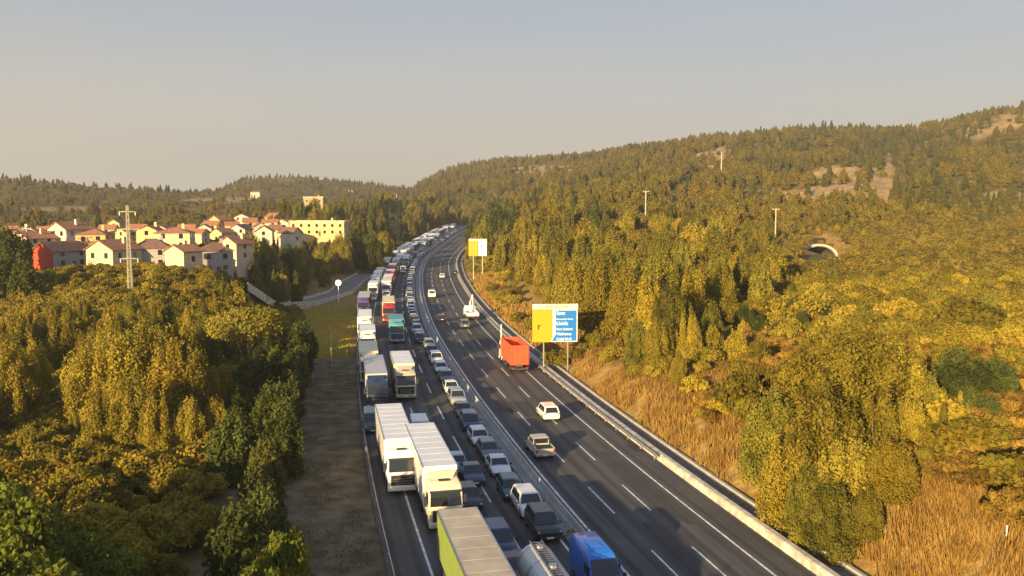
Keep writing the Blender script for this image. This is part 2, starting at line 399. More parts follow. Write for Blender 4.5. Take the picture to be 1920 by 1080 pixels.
def strip(name, offs, z, m, y0, y1, step=4.0, mats=None, uv=True):
    ys = np.arange(y0, y1 + .01, step); v = []; f = []; uvs = []
    n = len(offs)
    for Y in ys:
        for k, o in enumerate(offs): v.append(tuple(rp_(Y, o, z[k] if isinstance(z, (list, tuple)) else z))); uvs.append((o, Y))
    for i in range(len(ys) - 1):
        for k in range(n - 1): f.append((i * n + k, i * n + k + 1, (i + 1) * n + k + 1, (i + 1) * n + k))
    me = bpy.data.meshes.new(name); me.from_pydata(v, [], f); me.materials.append(m)
    if uv:
        u = me.uv_layers.new(name='UVMap'); li = np.zeros(len(me.loops), int); me.loops.foreach_get('vertex_index', li)
        u.data.foreach_set('uv', np.array(uvs)[li].ravel())
    o = bpy.data.objects.new(name, me); link(o); return o
YE = 900
tag(strip('road', [-16.3, -12, -8, -4, -2.2, 0, 3, 6, 9, 12.7], 0, M['asphalt'], 10, YE), kind='structure')
tag(strip('median_paving', [-2.25, -1.3, -.35], [.05, .06, .05], M['median'], 10, YE), kind='structure')
# painted lines
lines = MB()
def seg(Ya, Yb, off, w=.16, z=.012, n=None):
    n = n or max(1, int((Yb - Ya) / 4)); ys = np.linspace(Ya, Yb, n + 1)
    for a, b in zip(ys[:-1], ys[1:]):
        lines.poly([rp_(a, off - w / 2, z), rp_(a, off + w / 2, z), rp_(b, off + w / 2, z), rp_(b, off - w / 2, z)])
seg(15, 800, .0, .24); seg(15, 800, 9.95, .2); seg(15, 800, -13.3, .2); seg(15, 800, -2.75, .18)
for off, ph in ((3.3, 0), (6.55, 0), (-6.25, 5), (-9.75, 5)):
    Y = 26.0 + ph
    while Y < 640:
        pos = 0
        seg(Y, Y + 7.0, off, .17, n=2); Y += 15.0
tag(lines.build('road_markings', M['white_line']), kind='structure')
# gutter
tag(strip('gutter', [13.75, 14.3, 14.9, 15.4], [.05, -.05, -.05, .12], M['dirtgutter'], 15, 560), kind='structure')

# terrain sheet
def terrain():
    ys = np.concatenate([np.arange(-120, 40, 8.), np.geomspace(40, 2900, 330), [3600, 5000, 8000]])
    us = np.linspace(-1, 1, 421); us = us * .45 + us ** 3 * .75
    U, Yg = np.meshgrid(us, ys); X = U * (np.clip(Yg, 0, 1e9) + 130)
    # pull rows of vertices onto the road edge for a clean bank near the camera
    Zg = ground(X, np.clip(Yg, -1e9, 2900))
    Zg = np.where(Yg > 3000, 40, Zg)
    nY, nX = X.shape
    v = np.stack([X, Yg, Zg], -1).reshape(-1, 3)
    i = np.arange(nY - 1)[:, None] * nX + np.arange(nX - 1)[None]; f = np.stack([i, i + 1, i + nX + 1, i + nX], -1).reshape(-1, 4)
    me = bpy.data.meshes.new('ground'); me.vertices.add(len(v)); me.vertices.foreach_set('co', v.ravel())
    me.loops.add(f.size); me.loops.foreach_set('vertex_index', f.ravel().astype(np.int32))
    me.polygons.add(len(f)); me.polygons.foreach_set('loop_start', np.arange(0, f.size, 4, dtype=np.int32))
    me.update(calc_edges=True)
    # patches of bare rock / dry grass given as a surface property of the land
    dep = v[:, 1] * cp - (v[:, 2] - CAM_H) * spn; dep = np.maximum(dep, 1)
    px = 960 + F * v[:, 0] / dep; py = 540 - F * (v[:, 1] * spn + (v[:, 2] - CAM_H) * cp) / dep
    Yv = v[:, 1]; nz = fbm(v[:, 0] / 25, v[:, 1] / 25, 4)
    bare = np.zeros(len(v))
    for (ex, ey, rx, ry) in ROCKS:
        d = np.hypot((px - ex) / rx, (py - ey) / ry) + nz * .7
        bare = np.maximum(bare, (1 - sstep(.75, 1.1, d)) * (Yv > 250))
    o = road_off(v[:, 0], v[:, 1])
    grass = (1 - sstep(30, 44, o + nz * 8)) * (o > 14) * (Yv < 260)
    lg = sstep(-48, -40, o) * (o < -15) * sstep(150, 160, Yv) * (Yv < 330)
    grass = np.maximum(grass, lg * .7)
    grass = np.maximum(grass, (o > 0) * (Yv < 400) * sstep(-.1, .25, fbm(v[:, 0] / 18 + 9, v[:, 1] / 18, 3)) * .8)
    verge = (1 - sstep(26, 34, -o)) * (o < -15) * (1 - sstep(150, 165, Yv))
    ca = me.color_attributes.new('zones', 'FLOAT_COLOR', 'POINT')
    ca.data.foreach_set('color', np.stack([bare, grass, verge, np.ones(len(v))], -1).ravel())
    m = bpy.data.materials.new('land'); m.use_nodes = True; nt = m.node_tree; N = nt.nodes; L = nt.links; b = N['Principled BSDF']
    b.inputs['Roughness'].default_value = .95; b.inputs['Specular IOR Level'].default_value = .1
    g = N.new('ShaderNodeNewGeometry'); at_ = N.new('ShaderNodeAttribute'); at_.attribute_name = 'zones'; sx = N.new('ShaderNodeSeparateColor'); L.new(at_.outputs['Color'], sx.inputs[0])
    def ramp(scale, ca_, cb, lo=.35, hi=.65, det=8):
        n = N.new('ShaderNodeTexNoise'); n.inputs['Scale'].default_value = scale; n.inputs['Detail'].default_value = det; L.new(g.outputs['Position'], n.inputs['Vector'])
        r = N.new('ShaderNodeValToRGB'); L.new(n.outputs['Fac'], r.inputs[0]); r.color_ramp.elements[0].position = lo; r.color_ramp.elements[1].position = hi
        r.color_ramp.elements[0].color = (*ca_, 1); r.color_ramp.elements[1].color = (*cb, 1); return r.outputs[0]
    base = ramp(.12, (.085, .073, .017), (.21, .16, .04)); rock = ramp(.25, (.28, .18, .07), (.56, .38, .17)); gr = ramp(.6, (.22, .14, .04), (.40, .26, .09), .3, .7)
    vg = ramp(.5, (.105, .082, .045), (.245, .185, .11), .35, .7)
    def mixc(a, c, fac):
        x = N.new('ShaderNodeMix'); x.data_type = 'RGBA'; L.new(a, x.inputs['A']); L.new(c, x.inputs['B']); L.new(fac, x.inputs['Factor']); return x.outputs['Result']
    c = mixc(base, gr, sx.outputs[1]); c = mixc(c, vg, sx.outputs[2]); c = mixc(c, rock, sx.outputs[0])
    L.new(c, b.inputs['Base Color'])
    n = N.new('ShaderNodeTexNoise'); n.inputs['Scale'].default_value = .8; n.inputs['Detail'].default_value = 6; L.new(g.outputs['Position'], n.inputs['Vector'])
    bp = N.new('ShaderNodeBump'); bp.inputs['Distance'].default_value = .6; bp.inputs['Strength'].default_value = .6; L.new(n.outputs['Fac'], bp.inputs['Height']); L.new(bp.outputs[0], b.inputs['Normal'])
    me.materials.append(m); me.shade_smooth()
    tag(link(bpy.data.objects.new('ground', me)), kind='structure')
ROCKS = [(1505, 374, 85, 20), (1585, 348, 85, 46), (1340, 302, 38, 30), (1668, 345, 16, 60), (1664, 385, 18, 18), (1420, 420, 26, 18), (1030, 322, 80, 14),
         (1850, 245, 60, 14), (1895, 225, 40, 22), (1905, 468, 40, 8), (1490, 460, 26, 5), (1720, 455, 30, 5), (1150, 438, 45, 6), (1880, 370, 50, 16), (590, 392, 30, 10), (430, 375, 90, 5), (120, 392, 90, 5), (1420, 590, 30, 14)]
terrain()

# ------------------------------------------------------------------ median barrier, guard rails
def ribbon(mb, offs_z, y0, y1, step=4, close=True):
    ys = np.arange(y0, y1 + .01, step)
    mb.loft([[rp_(Y, o, z) for o, z in offs_z] for Y in ys], closed=close)
b = MB(); ribbon(b, [(-.62, .05), (-1.28, .05), (-1.12, .25), (-1.02, .72), (-.88, .72), (-.78, .25)], 62, 820)
tag(b.build('median_barrier', M['concrete'], smooth=False), 'long grey concrete barrier along the median between the two carriageways', 'barrier')
def guard_rail(label, off, face, y0, y1, post_step=4, hs=(.62,), postlimit=240, nm='guard_rail'):
    root = empty(nm, rp_(y0, off)); inv = Vector(root.location)
    for h in hs:
        m_ = MB(); s = face * .07
        ys = np.arange(y0, y1, 4.)
        prof = [(0, -.15), (s, -.10), (s, -.04), (0, 0), (s, .04), (s, .10), (0, .15), (-.01 * face, .15), (-.01 * face, -.15)]
        m_.loft([[rp_(Y, off + a, h + z) - inv for a, z in prof] for Y in ys])
        m_.build('rail', M['steel'], root)
    k = 0; Y = y0 + 1
    while Y < min(postlimit, y1) and k < 98:
        p = rp_(Y, off - face * .07) - inv
        MB().box((p.x, p.y, p.z + .36), (.1, .12, .78), rz=heading(Y)).build('post', M['steel'], root); Y += post_step; k += 1
    tag(root, label, 'guard rail'); return root
guard_rail('steel guard rail along the far left edge of the jammed carriageway beside the verge', -16.05, 1, 40, 600)
guard_rail('steel guard rail on posts along the right shoulder just in front of the pale kerb', 12.45, -1, 84, 560)
# pale concrete kerb-wall on the right
b = MB(); ribbon(b, [(13.72, -.1), (12.85, -.1), (12.95, .52), (13.1, .60), (13.55, .60), (13.7, .5)], 25, 520)
tag(b.build('roadside_wall', M['concrete_l']), 'low pale concrete wall along the right shoulder, sunlit near the camera', 'wall')
b = MB(); ribbon(b, [(15.75, -.1), (15.45, -.1), (15.45, .30), (15.75, .30)], 25, 430)
tag(b.build('gutter_edging', M['concrete']), 'thin concrete edging between the dark gutter and the dry grass bank', 'kerb')

# ================================================================== VEHICLES
def wheel_mb(x, y, r, w):
    sgn = 1 if y > 0 else -1
    t = MB(); prof = [(r * .62, w / 2), (r * .9, w / 2), (r, w * .35), (r, -w * .35), (r * .9, -w / 2), (r * .62, -w / 2)]
    n = 16; rings = [[(x + math.cos(a) * pr, y + py_, r + math.sin(a) * pr) for pr, py_ in prof] for a in [2 * math.pi * i / n for i in range(n)]]
    rings.append(rings[0]); t.loft(rings, caps=False)
    rim = MB().cyl((x, y - sgn * w * .3, r), (x, y + sgn * w * .42, r), r * .63, r * .56, n=14)
    return t, rim
class Proto:
    """list of parts; 'full' builds a thing with children, 'one' builds one mesh"""
    def __init__(s): s.parts = []
    def p(s, name, mb, m, sub=None, smooth=False): s.parts.append((name, mb, m, sub, smooth)); return len(s.parts) - 1
    def wheel(s, x, y, r, w):
        t, rim = wheel_mb(x, y, r, w); i = s.p('wheel', t, M['black'], smooth=True); s.p('rim', rim, M['chrome'], sub=i)
    def full(s, name):
        root = empty(name); objs = []
        for nm, mb, m, sub, sm in s.parts:
            objs.append(mb.build(nm, m, root if sub is None else objs[sub], smooth=sm))
        return root
    def one(s, name):
        big = MB(); mats = []
        for nm, mb, m, sub, sm in s.parts:
            ms = m if isinstance(m, list) else [m]
            for q in ms:
                if q not in mats: mats.append(q)
            n0 = len(big.m); big.join(mb)
            for i in range(n0, len(big.m)): big.m[i] = mats.index(ms[big.m[i]])
        return big.build(name, mats, smooth=True)
def quad_on(face, u0, u1, v0, v1, off=.012):
    """a thin panel on a 4-corner face (p00,p10,p11,p01), given in face fractions"""
    a, b, c, d = [Vector(p) for p in face]
    P = lambda u, v: a.lerp(b, u).lerp(d.lerp(c, u), v)
    n = (b - a).cross(d - a).normalized()
    q = [P(u0, v0), P(u1, v0), P(u1, v1), P(u0, v1)]
    m = MB(); top = [p + n * off for p in q]; bot = [p - n * .004 for p in q]
    m.add(top + bot, [(0, 1, 2, 3), (0, 4, 5, 1), (1, 5, 6, 2), (2, 6, 7, 3), (3, 7, 4, 0)])
    return m
def car(kind='hatch'):
    P = Proto()
    spec = {  # length, width, stations (x from front 0..1, shoulder z, top z, width factor), cowl x, roof front, roof rear, rear base, roof z
        'hatch': (4.1, 1.80, [(0, .55, .60, .80), (.03, .66, .72, .92), (.12, .74, .82, .98), (.26, .86, .93, 1), (.5, .90, .95, 1), (.8, .92, .97, 1), (.94, .90, .96, .97), (1, .74, .80, .88)], .235, .40, .86, .975, 1.48),
        'sedan': (4.6, 1.82, [(0, .55, .60, .80), (.03, .64, .70, .92), (.12, .72, .80, .98), (.27, .84, .90, 1), (.5, .88, .93, 1), (.76, .90, .95, 1), (.95, .92, .99, .95), (1, .80, .88, .86)], .25, .40, .68, .84, 1.43),
        'suv':   (4.5, 1.90, [(0, .72, .78, .84), (.03, .84, .92, .95), (.13, .92, 1.02, 1), (.27, 1.0, 1.06, 1), (.5, 1.04, 1.08, 1), (.8, 1.06, 1.1, 1), (.95, 1.04, 1.1, .97), (1, .9, .98, .90)], .24, .37, .90, .985, 1.70),
        'van':   (5.0, 1.98, [(0, .75, .80, .84), (.03, .92, 1.0, .95), (.10, 1.02, 1.12, 1), (.2, 1.12, 1.2, 1), (.5, 1.15, 1.2, 1), (.8, 1.15, 1.2, 1), (.97, 1.15, 1.2, .99), (1, 1.1, 1.15, .96)], .15, .27, .975, .995, 1.98),
    }[kind]
    Ln, w, st, xc, xa, xb, xr, zt = spec; hw = w / 2; X = lambda f: Ln / 2 - f * Ln
    rings = []
    for f, zs, ztp, wf in st:
        x = X(f); q = hw * wf; zl = .28 + (.12 if f in (0, 1) else 0)
        rings.append([(x, -q * .90, zl), (x, -q, zl + .14), (x, -q, zs - .10), (x, -q * .95, zs), (x, -q * .7, ztp - .01), (x, 0, ztp + .015),
                      (x, q * .7, ztp - .01), (x, q * .95, zs), (x, q, zs - .10), (x, q, zl + .14), (x, q * .90, zl)])
    body = MB(); body.loft(rings)
    zb = np.interp([xc, xr], [s_[0] for s_ in st], [s_[1] for s_ in st]); z0, z1 = float(zb[0]) - .0, float(zb[1]) - .0
    bw = hw * .93; tw = hw * (.76 if kind != 'van' else .86)
    B = [(X(xc), -bw, z0), (X(xr), -bw, z1), (X(xr), bw, z1), (X(xc), bw, z0)]
    T = [(X(xa), -tw, zt - .05), (X(xb), -tw * .97, zt - .06), (X(xb), tw * .97, zt - .06), (X(xa), tw, zt - .05)]
    crown = [(X(xa + .03), -tw * .84, zt), (X(xb - .02), -tw * .82, zt), (X(xb - .02), tw * .82, zt), (X(xa + .03), tw * .84, zt)]
    g = MB(); g.v = B + T + crown
    g.f = [(0, 1, 5, 4), (1, 2, 6, 5), (2, 3, 7, 6), (3, 0, 4, 7), (4, 5, 9, 8), (5, 6, 10, 9), (6, 7, 11, 10), (7, 4, 8, 11), (8, 9, 10, 11)]; g.m = [0] * 9
    # orient outward
    g.f = [tuple(reversed(f)) for f in g.f]
    g2 = MB()
    for f in g.f:
        vs = [Vector(g.v[i]) for i in f]; n = (vs[1] - vs[0]).cross(vs[2] - vs[0]); c = sum(vs, Vector()) / 4 - Vector((X((xc + xr) / 2), 0, (z0 + zt) / 2))
        g2.poly(vs if n.dot(c) > 0 else vs[::-1])
    body.join(g2); P.p('body', body, PAINT['white'], smooth=True)
    def win(face, *a, off=.014):
        vs = [Vector(p) for p in face]; n = (vs[1] - vs[0]).cross(vs[3] - vs[0]); c = sum(vs, Vector()) / 4 - Vector((X((xc + xr) / 2), 0, (z0 + zt) / 2))
        if n.dot(c) < 0: off = -off
        return quad_on(face, *a, off=off)
    P.p('windscreen', win((B[0], B[3], T[3], T[0]), .05, .95, .05, .93), M['glass'])
    P.p('rear_window', win((B[2], B[1], T[1], T[2]), .09, .91, .12, .90), M['glass'])
    nsw = 3 if kind == 'suv' else 2
    for side in (0, 1):
        fc = (B[0], B[1], T[1], T[0]) if side == 0 else (B[3], B[2], T[2], T[3])
        us = [(.08, .40), (.43, .66), (.69, .92)] if nsw == 3 else ([(.09, .48), (.52, .90)] if kind != 'van' else [(.06, .28)])
        for u0, u1 in us: P.p('side_window', win(fc, u0, u1, .10, .88), M['glass'])
    r = .33 if kind != 'suv' else .37
    for x in (X(.19), X(.81)):
        for y in (-hw + .10, hw - .10): P.wheel(x, y, r, .22)
    zf = st[1][1]
    for s_ in (-1, 1):
        P.p('headlight', MB().box((X(.035), s_ * hw * .70, zf - .06), (.16, .34, .14), .03), M['lamp_w'])
        P.p('tail_light', MB().box((X(.978), s_ * hw * .80, st[-2][1] - .12), (.16, .22, .22), .03), M['lamp_r'])
        P.p('mirror', MB().box((X(xc + .045), s_ * (hw + .10), z0 + .10), (.14, .2, .14), .03), M['plastic'])
    P.p('grille', MB().box((X(.012), 0, zf - .14), (.12, w * .42, .16), .02), M['plastic'])
    P.p('bumper', MB().box((X(.006), 0, .42), (.12, w * .74, .2), .04), M['plastic'])
    P.p('number_plate', MB().box((X(-.010), 0, .44), (.05, .5, .12)), M['plate'])
    P.p('number_plate', MB().box((X(1.004), 0, .66), (.05, .5, .12)), M['plate'])
    return P, Ln
CARS = {k: car(k) for k in ('hatch', 'sedan', 'suv', 'van')}
KIND = {'hatch': 'hatchback', 'sedan': 'sedan', 'suv': 'suv', 'van': 'van'}
PROT = {}; VS = 1.09
def stamp(o, p, rz):
    o.location = p; o.rotation_euler = (0, 0, rz); o.scale = (VS, VS, VS); return o
def tilt(o, Y, toward):
    """pitch a vehicle with the road"""
    dz = float(zroad(Y + 2) - zroad(Y - 2)) / 4
    o.rotation_mode = 'XYZ'; o.rotation_euler[1] = math.atan(dz) * (1 if toward else -1)
def get(key, make):
    if key not in PROT: PROT[key] = make(); return PROT[key]
    o = PROT[key]; c = copy_tree(o); return c
def repaint(o, m, part='body'):
    for ob in ([o] if o.type == 'MESH' else [c for c in o.children if c.name.split('.')[0] == part]):
        ob.material_slots[0].link = 'OBJECT'; ob.material_slots[0].material = m
def put_car(kind, paint, Y, off, toward, label, group, full=True, cat='car', dist=None):
    Pk, Ln = CARS[kind]
    o = get((kind, full), lambda: Pk.full('parked_' + KIND[kind] if False else KIND[kind]) if full else Pk.one(KIND[kind]))
    repaint(o, PAINT[paint])
    h = heading(Y) + (math.pi if toward else 0); stamp(o, rp_(Y, off), h + rnd.uniform(-.02, .02)); tilt(o, Y, toward)
    tag(o, label, 'van' if kind == 'van' else cat, group); return o

def front_panel(x, y, z, dx, dy, dz, bev=.02): return MB().box((x, y, z), (dx, dy, dz), bev)
def truck(cab='white', roof='tr_white', side='tr_white', Ltr=13.6, H=4.0, cabcol=None, body='box', nocab=False):
    """articulated lorry facing +X; origin at the middle of its length on the ground"""
    P = Proto(); W_ = 2.6; L_ = Ltr + 3.0 if Ltr > 9 else Ltr + 2.6; xf = L_ / 2
    cm = PAINT[cab] if cab in PAINT else M[cab]
    HC = min(H, 4.0) - .42; W_ = 2.52
    # cab
    c = MB(); rings = []
    for (x, z0, z1, wf) in ((xf - .02, .55, 1.75, .95), (xf - .02, .55, 1.76, .95), (xf - .10, .5, 1.95, 1.0), (xf - .38, .5, HC - .62, 1.0), (xf - .75, .5, HC - .12, .98), (xf - 1.1, .5, HC, .96), (xf - 2.25, .5, HC, .96)):
        hw = W_ / 2 * wf - .03; rings.append([(x, -hw, z0), (x, -hw, z1 - .14), (x, -hw + .14, z1), (x, hw - .14, z1), (x, hw, z1 - .14), (x, hw, z0)])
    c.loft(rings); P.p('cab', c, cm, smooth=True)
    # windscreen follows the raked face between x=xf-.1 (z 1.95) and xf-.42 (z HC-.55)
    a = Vector((xf - .10, 0, 1.95)); b_ = Vector((xf - .38, 0, HC - .62)); n = Vector((1, 0, (a.x - b_.x) / (b_.z - a.z))).normalized()
    ws = MB(); q = [(a + n * .02) + Vector((0, -1.14, 0)), (a + n * .02) + Vector((0, 1.14, 0)), (b_ + n * .02) + Vector((0, 1.08, 0)), (b_ + n * .02) + Vector((0, -1.08, 0))]
    q2 = [p - n * .03 for p in q]; ws.add(q + q2, [(0, 1, 2, 3), (0, 4, 5, 1), (1, 5, 6, 2), (2, 6, 7, 3), (3, 7, 4, 0)]); P.p('windscreen', ws, M['glass'])
    P.p('sun_visor', MB().box((xf - .34, 0, HC - .60), (.34, 2.3, .12), .02), M['plastic'])
    P.p('roof_hatch', MB().box((xf - 1.12, 0, HC + .02), (.5, .8, .05), .01), M['plastic'])
    for y in (-.62, .62): P.p('wiper', MB().box((xf - .07, y, 2.0), (.04, .8, .04)), M['plastic'])
    P.p('grille', MB().box((xf + .005, 0, 1.30), (.05, 1.95, .86), .02), M['plastic'])
    for z in (1.02, 1.22, 1.42): P.p('grille_bar', MB().box((xf + .035, 0, z), (.03, 1.5, .05)), M['chrome'])
    P.p('bumper', MB().box((xf - .08, 0, .62), (.34, 2.5, .42), .06), cm)
    for y in (-1.02, 1.02): P.p('headlight', MB().box((xf + .06, y, .72), (.12, .34, .2), .03), M['lamp_w'])
    P.p('number_plate', MB().box((xf + .10, 0, .6), (.02, .5, .12)), M['plate'])
    for s_ in (-1, 1):
        P.p('side_window', MB().box((xf - 1.05, s_ * 1.262, 2.35), (.95, .03, .7), .01), M['glass'])
        P.p('mirror', MB().box((xf - .25, s_ * 1.45, 2.35), (.12, .22, .75), .03), M['plastic'])
        P.p('fuel_tank', MB().box((xf - 3.3, s_ * .95, .75), (1.2, .55, .55), .12), M['chrome'])
        P.wheel(xf - 1.35, s_ * 1.08, .5, .32)
    W_ = 2.6; xr = -L_ / 2; x1 = xf - 3.0 if Ltr > 9 else xf - 2.6
    P.p('chassis', MB().box(((xf - .4 + xr + .3) / 2, 0, .95), (L_ - .9, .9, .25)), M['chassis'])
    for s_ in (-1, 1): P.wheel(xf - 5.0 if Ltr > 9 else xf - 5.6, s_ * 1.0, .5, .5)
    axl = [xr + 2.2, xr + 3.5, xr + 4.8] if Ltr > 9 else [xr + 1.8]
    for x in axl:
        for s_ in (-1, 1): P.wheel(x, s_ * 1.05, .5, .34)
    xm = (x1 + xr) / 2; ln = x1 - xr
    if body == 'box':
        df = MB(); df.loft([[(xf - 1.5, -.7, HC - .02), (xf - 1.5, -.7, HC + .03), (xf - 1.5, .7, HC + .03), (xf - 1.5, .7, HC - .02)], [(xf - 2.2, -1.1, HC - .02), (xf - 2.2, -1.1, HC + .36), (xf - 2.2, 1.1, HC + .36), (xf - 2.2, 1.1, HC - .02)]]); P.p('roof_deflector', df, cm)
        for s_ in (-1, 1): P.p('side_fairing', MB().box((xf - 2.42, s_ * 1.2, 2.1), (.4, .06, 2.4)), cm)
        tb = MB().box((xm, 0, (1.15 + H - .06) / 2), (ln, W_, H - 1.21), .04); rpn = MB().box((xm, 0, H - .035), (ln - .04, W_ - .06, .06), .02)
        for y in (-1.29, 1.29): P.p('roof_rail', MB().box((xm, y, H - .05), (ln, .07, .11)), M['chrome'])
        P.p('side_skirt', MB().box((xm - .5, 0, .85), (ln * .45, 2.5, .45), .02), M['chassis'])
        for y in (-.62, .62): P.p('rear_door', MB().box((xr - .015, y, (1.25 + H - .15) / 2), (.04, 1.2, H - 1.4), .01), M[side])
        P.p('rear_bumper', MB().box((xr + .1, 0, .6), (.12, 2.4, .18)), M['chassis'])
        n = int(ln / .62)
        st = MB()
        for i in range(1, n):
            for s_ in (-1, 1): tb.box((xr + i * ln / n, s_ * (W_ / 2 + .008), (1.2 + H - .2) / 2), (.035, .016, H - 1.5), 0, 1)
        n = int(ln / 1.7)
        for i in range(1, n): rpn.box((xr + i * ln / n, 0, H - .002), (.05, W_ - .25, .012))
        P.p('trailer_box', tb, [M[side], M['chassis'] if roof != 'tr_tan' else M['tr_green']]); P.p('roof_panel', rpn, M[roof])
        if Ltr > 9: P.p('cooler_unit', MB().box((x1 + .18, 0, 2.85), (.34, 1.7, 1.0), .08), M['chassis'])
    elif body == 'dump':
        t = MB(); th = .08; zb, zt = 1.2, H - .7
        for s_ in (-1, 1): t.box((xm, s_ * (1.27 - th / 2), (zb + zt) / 2), (ln, th, zt - zb), .01)
        t.box((x1 - th / 2 + .003, 0, (zb + zt) / 2), (th, 2.38, zt - zb - .004)); t.box((xr + th / 2 - .003, 0, (zb + zt) / 2), (th, 2.38, zt - zb - .004)); t.box((xm, 0, zb + .05), (ln - .2, 2.38, .1))
        P.p('dump_body', t, M['tr_orange'])
        rbs = MB()
        for i in range(0, 9):
            for s_ in (-1, 1): rbs.box((xr + .1 + i * (ln - .2) / 8, s_ * 1.30, (zb + zt) / 2), (.12, .06, zt - zb + .02))
        for y in (-1.15, -.4, .4, 1.15): rbs.box((xr - .03, y, (zb + zt) / 2), (.06, .1, zt - zb + .02))
        P.p('rib', rbs, M['tr_orange'])
        P.p('rear_bumper', MB().box((xr + .1, 0, .6), (.12, 2.4, .18)), M['chassis'])
        for y in (-1, 1): P.p('tail_light', MB().box((xr + .02, y, .78), (.06, .4, .14)), M['lamp_r'])
        P.p('load', MB().box((xm, 0, zb + .55), (ln - .2, 2.36, .9), .1), M['dirtgutter'])
    elif body == 'tank':
        rings = []; r = 1.18; zc = 2.35
        for f, rr in ((0, .35), (.005, .7), (.02, .93), (.045, 1), (.955, 1), (.98, .93), (.995, .7), (1, .35)):
            rings.append([(xr + f * ln, math.cos(a) * r * rr, zc + math.sin(a) * r * rr) for a in [2 * math.pi * i / 24 for i in range(24)]])
        P.p('tank', MB().loft(rings), M['tank'], smooth=True)
        P.p('walkway', MB().box((xm, 0, zc + r + .04), (ln * .93, .62, .05)), M['chassis'])
        rl = MB()
        for y in (-.36, .36):
            rl.box((xm, y, zc + r + .14), (ln * .93, .05, .05))
            for i in range(22): rl.box((xr + ln * .04 + i * ln * .92 / 21, y, zc + r + .07), (.05, .04, .1))
        P.p('side_rail', rl, M['chrome'])
        tr = MB()
        for i in range(34): tr.box((xr + ln * .05 + i * ln * .9 / 33, 0, zc + r + .085), (.06, .56, .03))
        P.p('tread', tr, M['chrome'])
        for f in (.12, .37, .62, .87): P.p('manhole', MB().cyl((xr + f * ln, 0, zc + r + .05), (xr + f * ln, 0, zc + r + .24), .27, .25, 16), M['chrome'])
        hp = MB()
        for f in (.07, .25, .5, .75, .93):
            x = xr + f * ln; hp.loft([[(x + dx, math.cos(a) * (r + .02), zc + math.sin(a) * (r + .02)) for dx in (-.05, .05)] for a in [2 * math.pi * i / 24 for i in range(25)]], closed=False, caps=False)
        P.p('band', hp, M['chrome'])
        P.p('rear_ladder', MB().box((xr - .1, .5, 2.3), (.05, .06, 2.2)).box((xr - .1, .1, 2.3), (.05, .06, 2.2)).box((xr - .1, .3, 1.6), (.05, .4, .05)).box((xr - .1, .3, 2.1), (.05, .4, .05)).box((xr - .1, .3, 2.6), (.05, .4, .05)).box((xr - .1, .3, 3.1), (.05, .4, .05)), M['chrome'])
        for s_ in (-1, 1): P.p('mudguard', MB().box((xr + 3.5, s_ * 1.08, 1.15), (3.9, .4, .06), .02), M['chassis'])
        P.p('rear_bumper', MB().box((xr + .1, 0, .6), (.12, 2.4, .18)), M['chassis'])
    elif body == 'flat':
        P.p('bed', MB().box((xm, 0, 1.2), (ln, 2.5, .14), .02), M['tr_white'])
        for s_ in (-1, 1): P.p('dropside', MB().box((xm - .1, s_ * 1.25, 1.5), (ln - .3, .05, .5)), M['tr_white'])
        P.p('tailboard', MB().box((xr + .02, 0, 1.5), (.05, 2.5, .55)), M['tr_white'])
        P.p('crane_mast', MB().cyl((x1 - .7, 0, 1.27), (x1 - .7, 0, 3.6), .25, .2), M['tr_white'])
        P.p('crane_boom', MB().cyl((x1 - .7, 0, 3.45), (xr + 1.0, 0, 5.4), .22, .14, 8), M['tr_white'])
        P.p('crane_arm', MB().cyl((xr + 1.0, 0, 5.4), (xr + .4, 0, 2.4), .14, .1, 8), M['tr_white'])
        for y in (-1, 1): P.p('tail_light', MB().box((xr + .02, y, .9), (.06, .4, .14)), M['lamp_r'])
    return P, L_
TR = {}
def put_truck(key, args, Y, off, toward, label, group=None, full=True, name='articulated_lorry', cat='lorry', **kw):
    k = (key, full)
    if k not in TR:
        P, Ln = truck(**args); TR[k] = [P.full(name) if full else P.one(name), Ln]; o = TR[k][0]
    else: o = copy_tree(TR[k][0])
    h = heading(Y) + (math.pi if toward else 0) + kw.get('yaw', 0); stamp(o, rp_(Y, off), h); tilt(o, Y, toward)
    tag(o, label, cat, group); return o, TR[k][1]
def by_front(px, py, Ln, toward=True, back=1):
    """road parameter and offset for a vehicle whose nearest end stands at a pixel"""
    p = at(px, py); Y, off = road_y(p); Ln = Ln * VS
    n = math.hypot(1, float(slope(Y))); return Y + Ln / 2 / n, off
LT = 16.6
def T(px, py, key, label, cab, roof, side, Ltr=13.6, H=4.0, body='box', toward=True, group='lorries queuing in the jam', name='articulated_lorry', cat='lorry', yaw=0, doff=0, full=True):
    L_ = Ltr + (3.0 if Ltr > 9 else 2.6); Y, off = by_front(px, py, L_)
    return put_truck(key, dict(cab=cab, roof=roof, side=side, Ltr=Ltr, H=H, body=body), Y, off + doff, toward, label, group, full, name, cat, yaw=yaw)

# shoulder column of lorries (leftmost)
T(757, 930, 'a1', 'white articulated lorry nearest the camera on the left shoulder, dark windscreen and black grille', 'white', 'tr_white', 'tr_white')
T(709, 772, 'a3', 'lorry with dark navy cab and pale grey trailer on the left shoulder', 'navy', 'tr_grey', 'tr_grey', H=3.9)
T(693, 722, 'a4', 'cream lorry on the left shoulder just behind the navy-cabbed one', 'beige', 'tr_cream', 'tr_cream', Ltr=10)
T(690, 672, 'a5', 'white short rigid lorry in the shoulder column with a cream-lit cab above the cream lorry', 'white', 'tr_white', 'tr_pink', Ltr=8)
T(684, 640, 'a6', 'pinkish white lorry in the shoulder column standing by the grassy verge', 'white', 'tr_white', 'tr_pink', Ltr=12)
T(681, 594, 'a7', 'lorry with a purple-blue cab and shaded grey trailer beside the side road junction', 'tr_purple', 'tr_grey', 'tr_maroon', Ltr=13.6, H=4.0)
